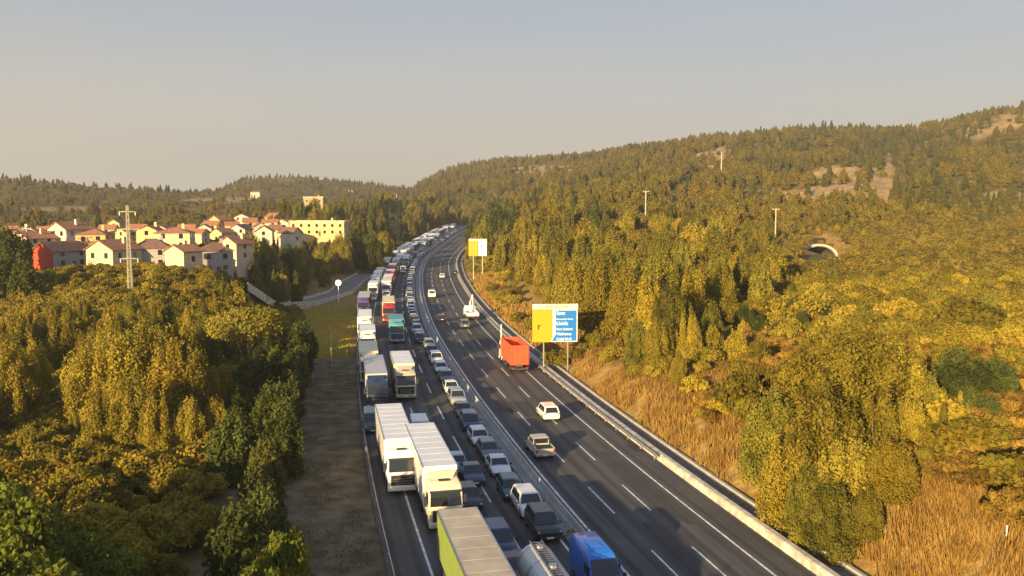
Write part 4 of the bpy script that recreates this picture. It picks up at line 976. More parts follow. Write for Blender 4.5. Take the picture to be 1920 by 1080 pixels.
# ================================================================== HOUSES
def roofmat(name, c):
    m = mat(name, c, .85, noise=.3, nscale=1.2); return m
RF = {'terra': roofmat('terracotta_tiles', (.36, .16, .08)), 'dark': roofmat('dark_tiles', (.19, .10, .075)), 'brown': roofmat('brown_tiles', (.28, .14, .08)), 'flat': roofmat('pale_roof', (.55, .48, .38))}
WL = {k: mat(k + '_render', c, .85, noise=.08, nscale=.5) for k, c in dict(cream=(.60, .49, .34), white=(.60, .54, .45), orange=(.58, .37, .18), grey=(.36, .33, .32), yellow=(.62, .47, .23), red=(.62, .07, .03), pale=(.55, .47, .37), stone=(.45, .33, .2)).items()}
def house(px, pyb, Y, w, d, h, rh, rot, wall, roof, label, kind='gable', group=None, redend=False, wins=True, axis=0, small=False):
    """w along local x, d along local y, ridge along x (axis 0) or y (axis 1); rot about z; pyb = photo row of the wall base"""
    x = xat(px, Y, 10); zb = zimg(pyb, Y); z = min(zb, gz(x, Y) + 1.5) if False else zb
    root = empty('house', (x, Y, z), R(rot)); hx, hy = w / 2, d / 2; dn = -6
    b = MB(); 
    for q in (((-hx, -hy), (hx, -hy)), ((hx, -hy), (hx, hy)), ((hx, hy), (-hx, hy)), ((-hx, hy), (-hx, -hy))):
        (ax, ay), (bx, by) = q; b.poly([(ax, ay, dn), (bx, by, dn), (bx, by, h), (ax, ay, h)])
    ov = .45
    rf = MB(); t = .18
    if kind == 'gable':
        if axis == 0:
            for sx in (-1, 1): b.poly([(sx * hx, -hy, h), (sx * hx, hy, h), (sx * hx, 0, h + rh)][::sx])
            for sy in (-1, 1):
                e0 = h - rh * ov / hy; P = [(-hx - ov, sy * (hy + ov), e0), (hx + ov, sy * (hy + ov), e0), (hx + ov, 0, h + rh), (-hx - ov, 0, h + rh)]
                rf.add(P + [(a, c, z_ + t) for a, c, z_ in P], [(0, 1, 2, 3), (4, 5, 6, 7), (0, 1, 5, 4), (1, 2, 6, 5), (3, 0, 4, 7)])
        else:
            for sy in (-1, 1): b.poly([(-hx, sy * hy, h), (hx, sy * hy, h), (0, sy * hy, h + rh)][::-sy])
            for sx in (-1, 1):
                e0 = h - rh * ov / hx; P = [(sx * (hx + ov), -hy - ov, e0), (sx * (hx + ov), hy + ov, e0), (0, hy + ov, h + rh), (0, -hy - ov, h + rh)]
                rf.add(P + [(a, c, z_ + t) for a, c, z_ in P], [(0, 1, 2, 3), (4, 5, 6, 7), (0, 1, 5, 4), (1, 2, 6, 5), (3, 0, 4, 7)])
    elif kind == 'hip':
        E = [(-hx - ov, -hy - ov, h), (hx + ov, -hy - ov, h), (hx + ov, hy + ov, h), (-hx - ov, hy + ov, h)]; k = max(hx - hy, .1)
        A, B_ = ((-k, 0, h + rh), (k, 0, h + rh)); rf.add(E + [A, B_], [(0, 1, 5, 4), (1, 2, 5), (2, 3, 4, 5), (3, 0, 4), (3, 2, 1, 0)])
    else:
        rf.box((0, 0, h + .15), (w + .5, d + .5, .3)); 
        for s in (-1, 1): rf.box((0, s * (hy + .1), h + .5), (w + .5, .2, .6)); rf.box((s * (hx + .1), 0, h + .5), (.2, d - .1, .6))
    b.build('wall', WL[wall], root)
    r_ = rf.build('roof', RF[roof], root)
    if not small:
        MB().box((w * .22, d * .15, h + rh * .75 + .5), (.7, .7, 1.6)).build('chimney', WL[wall], r_)
    if redend:
        q = MB(); s = -1
        if axis == 0: q.add([(s * (hx + .02), -hy + .003, dn), (s * (hx + .02), hy - .003, dn), (s * (hx + .02), hy - .003, h - .05), (s * (hx + .02), 0, h + rh - .05), (s * (hx + .02), -hy + .003, h - .05)], [(4, 3, 2, 1, 0)])
        else: q.add([(-hx + .003, -hy - .02, dn), (hx - .003, -hy - .02, dn), (hx - .003, -hy - .02, h - .05), (0, -hy - .02, h + rh - .05), (-hx + .003, -hy - .02, h - .05)], [(0, 1, 2, 3, 4)])
        tag(q.build('gable_wall', WL['red'], root), 'bright red gable wall')
    if wins:
        fl = [1.2] if h < 4 else [1.1, h * .5 + 1.0]
        for zz_ in fl:
            nx = max(1, int(w / 3.2)); ny = max(1, int(d / 3.8))
            for i in range(nx):
                xw = -hx + (i + .5) * w / nx; wo = MB().box((xw, -hy - .015, zz_ + .6), (1.0, .05, 1.25)).build('window', M['glass'], root)
                if not small: MB().box((xw, -hy - .06, zz_ - .08), (1.25, .16, .1)).build('sill', WL['white'], wo)
            if not redend:
                for i in range(ny):
                    yw = -hy + (i + .5) * d / ny; MB().box((hx + .015, yw, zz_ + .6), (.05, 1.0, 1.2)).build('window', M['glass'], root)
        if not small: MB().box((hx * .1, -hy - .02, .95), (1.0, .06, 2.1)).build('door', M['bark'], root)
    return tag(root, label, 'house', group)
house(118, 504, 214, 9.5, 8.4, 4.6, 2.0, 58, 'grey', 'brown', 'house with bright red gable wall and brown tiled roof at the village left', axis=0, redend=True)
house(216, 514, 205, 7.8, 9, 5.9, 2.1, -20, 'cream', 'terra', 'large cream house with a blank sunlit gable just left of the lattice tower', axis=1)
house(182, 478, 222, 7, 8, 5.2, 1.4, 8, 'orange', 'terra', 'orange house with a low tiled roof behind the large cream house', kind='hip')
house(287, 504, 212, 9, 7, 5.0, 2.3, 14, 'grey', 'dark', 'grey-walled house with a dark hipped roof just right of the lattice tower', kind='hip')
house(346, 526, 200, 5.4, 6.0, 6.8, 1.3, 62, 'cream', 'terra', 'tall narrow sunlit cream house with a pent gable in the middle of the village front', axis=0)
house(404, 514, 214, 7.6, 7, 5.8, 2.0, 26, 'grey', 'dark', 'shaded grey house with dark red hipped roof at the village front right end', kind='hip')
house(444, 490, 232, 5.4, 7, 4.8, 1.8, -20, 'cream', 'terra', 'cream house at the right edge of the village, partly behind the shaded grey one', axis=1)
house(330, 470, 236, 9, 8, 4.8, 1.5, 10, 'cream', 'terra', 'long cream house directly behind the tall narrow cream one', kind='hip')
house(284, 462, 250, 5.5, 7, 4.6, 1.3, 5, 'yellow', 'terra', 'small yellow house peeking over the dark hipped roof', axis=1)
house(132, 466, 245, 7, 8, 5.4, 1.9, -22, 'white', 'terra', 'white house with a pointed gable behind the red-gabled house', axis=1)
house(66, 478, 238, 7, 8, 4.6, 1.7, -28, 'pale', 'terra', 'pale house at the far left end of the village', axis=1)
house(38, 462, 262, 8, 8, 4.2, 1.5, 15, 'white', 'terra', 'white house behind the power pole at the far left of the village', kind='hip')
house(600, 442, 372, 23, 9, 5.6, .8, -3, 'yellow', 'flat', 'long two-storey yellow building standing apart to the right of the village', kind='flat')
house(590, 392, 560, 12, 9, 7.0, .8, 6, 'stone', 'flat', 'square tan stone building on the low rise beyond the yellow one', kind='flat')
k = 0; used = []
spots = [(20, 448), (55, 445), (92, 442), (160, 444), (205, 440), (240, 448), (262, 438), (312, 440), (352, 436), (385, 440), (400, 430), (418, 446), (436, 432), (452, 442), (470, 428), (488, 436), (505, 426), (520, 440), (538, 428),
         (497, 448), (412, 418), (460, 416), (372, 450), (222, 430), (180, 455), (545, 446), (515, 416)]
HW = ['cream', 'white', 'orange', 'pale', 'cream', 'yellow']; HR = ['terra', 'brown', 'terra', 'dark']
for i, (px, py) in enumerate(spots):
    Y = 265 + (460 - py) * 3.2 + rnd.uniform(-5, 5)
    wl = HW[i % 6]; rf = HR[(i * 3) % 4]; rn = {'terra': 'terracotta', 'brown': 'brown', 'dark': 'dark'}[rf]
    near_ = min([(105, 'the red-gabled house'), (182, 'the orange house'), (247, 'the lattice tower'), (287, 'the dark-roofed house'), (343, 'the tall narrow cream house'), (404, 'the shaded grey house'), (444, 'the right end of the village'), (590, 'the long yellow building')], key=lambda a: abs(a[0] - px))
    side = 'left of' if px < near_[0] - 4 else ('right of' if px > near_[0] + 4 else 'straight above')
    house(px, py + 10, Y, rnd.uniform(5, 7.5), rnd.uniform(5, 7), rnd.uniform(3.2, 4.8), rnd.uniform(1.2, 1.9), rnd.choice([-25, -10, 8, 20, 65]), wl, rf, f'far {wl if wl != "pale" else "pale grey"} house with {rn} roof, {side} {near_[1]}', axis=i % 2, small=True, group='houses in the back rows of the village')
for px, py, Y, hh, lb in ((530, 408, 480, 6.5, 'white church-like turret above the far end of the village'),):
    x = xat(px, Y, 12); z = zimg(py, Y); t_ = empty('turret', (x, Y, z)); MB().box((0, 0, hh / 2 - 2), (2.6, 2.6, hh + 4)).build('wall', WL['white'], t_)
    MB().add([(-1.5, -1.5, hh), (1.5, -1.5, hh), (1.5, 1.5, hh), (-1.5, 1.5, hh), (0, 0, hh + 2.2)], [(0, 1, 4), (1, 2, 4), (2, 3, 4), (3, 0, 4)]).build('roof', RF['terra'], t_); tag(t_, lb, 'tower')
for px, py, Y, lb in ((735, 372, 900, 'tiny pale house below the far dark hills, left of the bend'), (905, 352, 1150, 'tiny pale house at the foot of the far ridge'), (655, 362, 1200, 'tiny white farmhouse under the dark double hill'), (480, 366, 1000, 'tiny white farmhouse left of the dark double hill'), (1722, 462, 310, 'low pale shed right of the tunnel arch'), (1908, 470, 290, 'low white building at the right edge of the picture')):
    house(px, py, Y, 9 if Y < 400 else 10, 6, 2.6 if Y < 400 else 3.5, 1.0, 12, 'white', 'terra', lb, small=True, wins=Y < 400)
# ================================================================== TREES
def crown_mesh(name, lobes, n, size, m, elong=1.6, up=0.0, seed=0, shell=.55, taper=0.):
    """lobes: (x,y,z,rx,ry,rz,weight); n leaf-clump faces spread through the lobes' volume"""
    g = np.random.default_rng(seed); L_ = np.array(lobes, float); w = L_[:, 6] / L_[:, 6].sum()
    k = g.choice(len(L_), n, p=w); d = g.normal(size=(n, 3)); d /= np.linalg.norm(d, axis=1)[:, None]
    r = shell + (1.06 - shell) * g.random(n) ** .6
    r *= 1 + .22 * np.sin(d[:, 0] * 7 + k) * np.sin(d[:, 2] * 6 + k * 2) + .12 * g.normal(size=n)
    e_ = d * r[:, None]; tz = np.clip((e_[:, 2] + 1) / 2, 0, 1); e_[:, :2] *= (1.12 - taper * tz)[:, None]; c = L_[k, :3] + e_ * L_[k, 3:6]
    nrm = d + g.normal(size=(n, 3)) * .7; nrm /= np.linalg.norm(nrm, axis=1)[:, None]
    t = g.normal(size=(n, 3)); t[:, 2] += up * 3; t -= nrm * (t * nrm).sum(1)[:, None]; t /= np.linalg.norm(t, axis=1)[:, None]
    b = np.cross(nrm, t); s = size * (.55 + .9 * g.random(n)); s = s[:, None]
    bend = nrm * s * .25
    v = np.stack([c - t * s * elong, c + b * s - bend * .6, c + t * s * elong, c - b * s - bend * .6], 1).reshape(-1, 3)
    me = bpy.data.meshes.new(name); me.vertices.add(len(v)); me.vertices.foreach_set('co', v.ravel().astype(np.float32))
    me.loops.add(n * 4); me.loops.foreach_set('vertex_index', np.arange(n * 4, dtype=np.int32)); me.polygons.add(n); me.polygons.foreach_set('loop_start', np.arange(0, n * 4, 4, dtype=np.int32))
    me.update(calc_edges=True); me.materials.append(m); return me
def trunk_mesh(h, r, limbs, seed=0, lean=.3):
    g = random.Random(seed); m_ = MB(); pts = []; x = y = 0
    for i in range(6):
        pts.append((x, y, h * i / 5 - .3 * (i == 0))); x += g.uniform(-lean, lean) * .5; y += g.uniform(-lean, lean) * .5
    n = 7; m_.loft([[(p[0] + math.cos(a) * rr, p[1] + math.sin(a) * rr, p[2]) for a in [2 * math.pi * q / n for q in range(n)]] for p, rr in zip(pts, [r * 1.25, r, r * .85, r * .7, r * .5, r * .25])])
    for (lx, ly, lz, z0) in limbs:
        f = min(z0 / h, .95) * 5; i = int(f); q = f - i; p = [pts[i][a] * (1 - q) + pts[min(i + 1, 5)][a] * q for a in range(3)]
        m_.cyl(p, (lx, ly, lz), r * .42, r * .12, 5, caps=False)
    return m_
def lobes_round(h, w, g, n=9, low=.22):
    L_ = [(0, 0, h * .58, w * .30, w * .30, h * .30, 2.0)]
    for i in range(n):
        a = 2 * math.pi * i / n + g.uniform(-.4, .4); z = g.uniform(low + .1, .86); q = w * .33 * (1 - abs(z - .5) * .9) * g.uniform(.7, 1.15); s = g.uniform(.14, .24)
        L_.append((math.cos(a) * q, math.sin(a) * q, h * z, w * s, w * s, h * s * .8, 1))
    L_.append((g.uniform(-.1, .1) * w, g.uniform(-.1, .1) * w, h * .87, w * .14, w * .14, h * .13, .8)); return L_
def lobes_spire(h, w, g, n=10):
    """several upright pointed shoots grown together (poplar / cypress like clump)"""
    L_ = []
    for i in range(n):
        a = g.uniform(0, 6.28); q = w * .36 * math.sqrt(g.random()); hh = h * (1 - .5 * (q / (w * .36)) ** 1.5) * g.uniform(.82, 1.04)
        L_.append((math.cos(a) * q, math.sin(a) * q, hh * .52, w * g.uniform(.09, .13), w * g.uniform(.09, .13), hh * .48, 1))
        L_.append((math.cos(a) * q, math.sin(a) * q, hh * .33, w * .17, w * .17, hh * .30, .8))
    for i in range(6): L_.append((math.cos(i * 1.05) * w * .24, math.sin(i * 1.05) * w * .24, h * g.uniform(.12, .24), w * .2, w * .2, h * .14, 1.3))
    return L_
def lobes_mix(h, w, g):
    """rounded crown of upright tufts, broadest low down"""
    L_ = [(0, 0, h * .50, w * .27, w * .27, h * .34, 1.6)]
    for i in range(13):
        a = 2.4 * i + g.uniform(-.4, .4); q = w * .34 * math.sqrt((i + .5) / 13); top = h * (1 - .42 * (q / (w * .36)) ** 2) * g.uniform(.84, 1.02); lo = h * g.uniform(.18, .36)
        L_.append((math.cos(a) * q, math.sin(a) * q, (top + lo) / 2, w * g.uniform(.10, .15), w * g.uniform(.10, .15), (top - lo) / 2, 1))
    for i in range(6): L_.append((math.cos(i * 1.05 + .4) * w * .25, math.sin(i * 1.05 + .4) * w * .25, h * g.uniform(.14, .28), w * .19, w * .19, h * .13, 1.0))
    return L_
def lobes_umbrella(h, w, g):
    L_ = [(0, 0, h * .82, w * .40, w * .40, h * .13, 3)]
    for i in range(9):
        a = 2 * math.pi * i / 9; L_.append((math.cos(a) * w * .30, math.sin(a) * w * .30, h * g.uniform(.72, .82), w * .18, w * .18, h * .10, 1))
    return L_
def lobes_cone(h, w, g):
    L_ = []
    for i in range(8):
        z = .25 + .68 * i / 7; q = w * .36 * (1.08 - z); L_.append((g.uniform(-.06, .06) * w, g.uniform(-.06, .06) * w, h * z, q + .25, q + .25, h * .11, max(.25, 1.2 - z)))
    return L_
TREE = {}
def tree_kind(key, h, w, fn, n, size, m, trunkfrac=.5, r=.16, up=0., seed=1, var=3, elong=1.6, shell=.5, taper=.3):
    for v in range(var):
        g = random.Random(seed * 31 + v); L_ = fn(h, w, g)
        cm = crown_mesh('crown', L_, n, size, m, elong, up, seed * 7 + v, shell, taper)
        lm = [(l[0] * .9, l[1] * .9, l[2], h * g.uniform(.2, .5)) for l in L_[1:6]]
        tm = trunk_mesh(h * trunkfrac + h * .25, r, lm, seed + v).mesh('trunk', M['bark'], smooth=True); TREE[key, v] = (cm, tm)
# detailed (near) kinds
tree_kind('gold', 12, 8.5, lobes_spire, 30000, .092, M['leaf_gold'], trunkfrac=.25, seed=1, up=.7, elong=1.6, shell=.5, taper=.5)
tree_kind('bgold', 11, 8.5, lobes_mix, 28000, .090, M['leaf_gold'], seed=21, up=.6, shell=.5, taper=.4, trunkfrac=.3)
tree_kind('olive', 11, 8, lobes_mix, 28000, .090, M['leaf_olive'], seed=2, up=.6, shell=.5, taper=.45, trunkfrac=.3)
tree_kind('dark', 9, 6, lobes_mix, 10000, .12, M['leaf_dark'], seed=3, up=.4, shell=.4)
tree_kind('green', 7, 6.5, lobes_round, 11000, .105, M['leaf_green'], seed=4, up=.3, shell=.4)
tree_kind('umbrella', 13, 11, lobes_umbrella, 18000, .11, M['leaf_olive'], trunkfrac=.6, r=.26, seed=5, var=1, shell=.3)
tree_kind('shrub', 3.2, 4.2, lobes_round, 2600, .11, M['leaf_gold'], trunkfrac=.1, r=.05, seed=6, up=.5)
tree_kind('rust', 3.2, 4.2, lobes_round, 2600, .10, M['leaf_rust'], trunkfrac=.1, r=.05, seed=16, up=1.0, var=2)
tree_kind('slim', 9, 3.2, lobes_cone, 7000, .11, M['leaf_olive'], trunkfrac=.5, seed=8, var=2, up=.6)
# mid-distance kinds
tree_kind('mpine', 11, 6, lobes_mix, 6500, .145, M['leaf_olive'], seed=9, up=.5, elong=1.4, taper=.45)
tree_kind('mcone', 11, 5, lobes_cone, 3200, .19, M['leaf_dark'], seed=10, up=.4, elong=1.3)
tree_kind('mgold', 9, 7, lobes_mix, 6500, .14, M['leaf_gold'], seed=11, up=.5, elong=1.4, taper=.4)
tree_kind('fpine', 10, 6.5, lobes_mix, 1500, .31, M['leaf_fp'], seed=12, up=.5, var=1, elong=1.2)
tree_kind('fcone', 10, 5, lobes_cone, 1200, .30, M['leaf_fc'], seed=13, up=.5, var=1, elong=1.2)
tree_kind('fbush', 4, 5.5, lobes_mix, 1100, .23, M['leaf_fb'], trunkfrac=.1, r=.05, seed=14, var=1, elong=1.2)
GS = {'bgold': (0, 'golden broad tree'), 'gold': (.0, 'golden-green upright tree'), 'olive': (0, 'olive-green rounded tree'), 'dark': (0, 'dark green bushy tree'), 'green': (0, 'bright green leafy tree'), 'umbrella': (0, 'flat-topped umbrella pine'),
      'shrub': (0, 'yellowish shrub'), 'rust': (0, 'rust-coloured shrub'), 'slim': (0, 'slim pointed tree'), 'mpine': (0, 'olive-green pine'), 'mcone': (0, 'dark conical conifer'), 'mgold': (0, 'golden bushy tree'), 'fpine': (0, 'small pine'), 'fcone': (0, 'small conifer'), 'fbush': (0, 'yellowish bush')}
# landmarks that labels can point to (photo position)
MARK = [(1722, 462, 'the right shed'), (1490, 462, 'the left shed'), (1908, 468, 'the edge building'), (1352, 310, 'the hillside mast'), (1250, 700, 'the middle of the orange bank'), (820, 560, 'the median queue'), (700, 500, 'the side road'), (1535, 468, 'the tunnel arch'), (1040, 605, 'the big road sign'), (975, 665, 'the orange dump lorry'), (895, 463, 'the distant half-yellow sign'), (1036, 770, 'the white SUV driving away'),
        (1210, 395, 'the left power pole'), (1453, 425, 'the right power pole'), (245, 480, 'the lattice tower'), (100, 475, 'the red-gabled house'), (345, 490, 'the tall narrow cream house'),
        (600, 428, 'the long yellow building'), (590, 380, 'the tan stone building'), (635, 540, 'the round white sign'), (470, 620, 'the umbrella pine'), (745, 640, 'the teal lorry'), (405, 490, 'the shaded grey house'),
        (745, 860, 'the front white lorry'), (820, 430, "the jam's far end"), (1500, 375, 'the bare rocky slope'), (1665, 370, 'the narrow rock scar'), (1900, 215, 'the highest ridge'), (1600, 750, 'the big right clump'),
        (1250, 860, 'the pale roadside wall'), (60, 560, 'the dark edge trees'), (30, 980, 'the lower left corner'), (1880, 1000, 'the lower right corner'), (560, 1000, 'the shaded verge'), (530, 395, 'the white turret'), (1850, 760, 'the dark right hollow'), (1430, 620, 'the shaded hollow')]
usedlab = {}
def tlabel(key, p, h, grp='trees'):
    px, py = project((p.x, p.y, p.z + h * .6)); base = GS[key][1]
    sz = 'tall ' if h > 12.5 else ('low ' if h < 4.5 and key not in ('fbush', 'shrub') else '')
    c = sorted(MARK, key=lambda m_: math.hypot(m_[0] - px, (m_[1] - py) * 1.4))[:7]
    for m_ in c:
        dx, dy = px - m_[0], py - m_[1]; far = math.hypot(dx, dy); w = 'just ' if far < 45 else ('' if far < 110 else ('some way ' if far < 220 else 'far '))
        a8 = int(((math.degrees(math.atan2(dy, dx)) + 382.5) % 360) / 45); rel = ['right of ', 'below right of ', 'below ', 'below left of ', 'left of ', 'above left of ', 'above ', 'above right of '][a8]
        lb = f'{sz}{base} {w}{rel}{m_[2]}'
        if lb not in usedlab: usedlab[lb] = [1]; return lb
    dx, dy = px - c[0][0], py - c[0][1]
    hz = 'upper' if dy < 0 else 'lower'; vt = 'right' if dx > 0 else 'left'
    lb = f'{base} {hz} {vt} of {c[0][2]}, among {grp}'
    return lb
def put_tree(key, p, h, wf=1.0, group='trees', label=None, cat='tree', rz=None, name=None, wood=True):
    nv = max(k[1] for k in TREE if k[0] == key) + 1; cm, tm = TREE[key, rnd.randrange(nv)]
    H0 = {'bgold': 11, 'gold': 12, 'olive': 11, 'dark': 9, 'green': 7, 'umbrella': 13, 'shrub': 3.2, 'rust': 3.2, 'slim': 9, 'mpine': 11, 'mcone': 11, 'mgold': 9, 'fpine': 10, 'fcone': 10, 'fbush': 4}[key]
    nm = name or ('shrub' if cat == 'shrub' else {'umbrella': 'umbrella_pine', 'mpine': 'pine_tree', 'mcone': 'conifer_tree', 'mgold': 'bushy_tree', 'gold': 'upright_tree', 'fpine': 'pine_tree', 'fcone': 'conifer_tree'}.get(key, 'leafy_tree'))
    o = empty(nm, p, rnd.uniform(0, 6.28) if rz is None else rz); s = h / H0; o.scale = (s * wf, s * wf, s)
    o.rotation_euler[0] = rnd.uniform(-.04, .04); o.rotation_euler[1] = rnd.uniform(-.04, .04)
    c = bpy.data.objects.new('crown', cm); t = bpy.data.objects.new('trunk', tm); link(t, o); link(c, o)
    return tag(o, label or tlabel(key, p, h, group or 'trees'), cat, group)
def TP(px, Y, key, h, wf=1.0, **k):
    return put_tree(key, on_ground(px, Y), h, wf, **k)
# ---- hand-placed: left wood (golden block lit from behind the camera)
GL = 'trees of the left wood'
for px, Y, k_, pytop, wf in [(175, 118, 'gold', 600, 1.1), (235, 112, 'gold', 588, 1.15), (300, 112, 'gold', 610, 1.1), (165, 94, 'bgold', 640, .9), (215, 93, 'gold', 596, 1.0), (268, 95, 'bgold', 590, .95), (325, 93, 'gold', 612, 1.0), (372, 94, 'bgold', 640, .85), (420, 97, 'gold', 670, .85),
        (190, 86, 'gold', 700, .85), (245, 85, 'bgold', 690, .85), (300, 84, 'gold', 715, .85), (355, 86, 'olive', 730, .8), (405, 88, 'bgold', 740, .75), (140, 88, 'gold', 760, .7), (445, 96, 'olive', 735, .75),
        (20, 92, 'gold', 690, 1.0), (70, 96, 'gold', 700, .9), (-40, 90, 'gold', 700, 1), (50, 82, 'olive', 790, .8), (-10, 80, 'olive', 800, .9),
        (90, 140, 'gold', 560, 1.1), (20, 145, 'gold', 585, 1.1), (150, 150, 'gold', 552, 1.0), (210, 160, 'gold', 545, 1), (-60, 150, 'gold', 570, 1.1), (270, 150, 'olive', 560, .9),
        (330, 140, 'green', 572, 1.0), (385, 150, 'olive', 560, 1.0), (300, 165, 'green', 540, .9),
        (470, 150, 'dark', 590, 1.0), (520, 140, 'olive', 600, .9), (545, 128, 'dark', 640, .9), (520, 118, 'green', 650, .7), (430, 130, 'olive', 600, .9), (500, 108, 'dark', 690, .9)]:
    p = on_ground(px, Y); TP(px, Y, k_, zimg(pytop, Y) - p.z, wf, group=GL)
p = on_ground(468, 112); put_tree('umbrella', p, zimg(568, 112) - p.z, .95, group=None, label='flat-topped umbrella pine with a bare pale trunk at the right end of the left wood', cat='tree')
# low bright bushes at the lower left
for px, Y, k_, pytop in [(40, 52, 'green', 905), (-20, 56, 'green', 880), (85, 47, 'green', 1035), (185, 50, 'green', 1000), (10, 46, 'green', 1000), (525, 48, 'green', 1000), (500, 46, 'green', 1040), (120, 45, 'green', 1060), (545, 50, 'green', 1012)]:
    p = on_ground(px, Y); TP(px, Y, k_, max(1.5, zimg(pytop, Y) - p.z), .9 if px < 300 else .55, group='bright bushes at the bottom left')
# dark hedge-like row of trees along the left verge
for Y in np.arange(54, 152, 6.2):
    for off in (-25.0, -29.0):
        if off < -26 and Y < 84: continue
        q = rp_(Y + rnd.uniform(-1.5, 1.5), off + rnd.uniform(-.8, .8)); q.z = gz(q.x, q.y); put_tree('dark', q, rnd.uniform(6.0, 8.6), 1.0, group='dark verge trees')
for px in (1035, 1052, 1080, 1105, 1122): TP(px, 137 + rnd.uniform(-1.5, 3), 'shrub', rnd.uniform(2.0, 3.4), .9, group='shrubs at the foot of the big sign', cat='shrub')
# more of the left wood
lw = []
for i in range(400):
    px = rnd.uniform(-160, 560); Y = rnd.uniform(84, 172); p = on_ground(px, Y)
    if 250 < px < 480 and Y < 92 or any((p.x - q.x) ** 2 + (p.y - q.y) ** 2 < 26 for q in lw): continue
    if 95 < px < 190 and 74 < Y < 104: continue
    if road_off(p.x, p.y) > -37: continue
    lw.append(p)
lw = [q for q in lw if q.y > 100 or project(q)[0] < 60]
for p in lw[:85]: put_tree(rnd.choice(['gold', 'bgold', 'olive']), p, max(2.5, min(rnd.uniform(7.5, 11), zimg(rnd.uniform(545, 590), p.y) - p.z)), rnd.uniform(.8, 1.0), group=GL)
# brush under the left wood
for i in range(60):
    px = rnd.uniform(-60, 470); Y = rnd.uniform(60, 130); 
    if 260 < px < 500 and Y < 78 and rnd.random() < .7: continue
    TP(px, Y, 'shrub', rnd.uniform(1.6, 3.4), 1.1, group='brush under the left wood', cat='shrub')
# ---- trees between verge grass, village and motorway
GM = 'trees below the village'
for i in range(80):
    px = rnd.uniform(455, 668); Y = rnd.uniform(205, 330)
    if px < 640 and Y < 215 and px > 560: continue
    p = on_ground(px, Y); 
    if road_off(p.x, p.y) > -30: continue
    put_tree(rnd.choice(['mgold', 'mpine', 'mpine', 'mcone']), p, rnd.uniform(5.5, 9.5), group=GM)
for i in range(70):
    px = rnd.uniform(-60, 470); Y = rnd.uniform(165, 200); p = on_ground(px, Y); top = zimg(rnd.uniform(518, 548), Y) - p.z
    put_tree(rnd.choice(['mgold', 'mpine', 'mgold']), p, min(max(1.8, top), 9), group=GM)
for px, Y, h in [(-30, 178, 13), (15, 176, 11), (50, 172, 10), (-80, 176, 13), (20, 200, 15)]: TP(px, Y, 'dark', h, 1.2, group=GM)
for px, Y, k_, pt in [(470, 245, 'olive', 432), (500, 250, 'olive', 440), (660, 330, 'dark', 425), (690, 345, 'dark', 428), (720, 370, 'olive', 425), (700, 330, 'dark', 432), (640, 320, 'olive', 430), (560, 265, 'olive', 452), (610, 285, 'olive', 447), (535, 262, 'dark', 450)]:
    p = on_ground(px, Y); TP(px, Y, k_, zimg(pt, Y) - p.z, 1.0, group=GM)
for i in range(50):     # tall dark wood left of the far bend
    Y = rnd.uniform(380, 640); off = -rnd.uniform(21, 75); q = rp_(Y, off); q.z = gz(q.x, q.y)
    put_tree(rnd.choice(['mpine', 'mcone', 'mpine']), q, rnd.uniform(12, 17), 1.05, group='left far-bend trees')
for px, Y, h in [(893, 420, 17), (906, 410, 18), (920, 405, 19), (935, 400, 19), (950, 398, 18), (965, 395, 17), (900, 450, 18), (925, 440, 20)]: TP(px, Y, 'dark', h, 1.1, group='right far-bend trees')
for i in range(46):     # trees closing the view beyond the bend
    px = rnd.uniform(700, 900); Y = rnd.uniform(640, 800); p = on_ground(px, Y)
    if -18 < road_off(p.x, p.y) < 15 and Y < 700: continue
    put_tree('mpine', p, rnd.uniform(14, 19), 1.2, group='trees closing the bend')
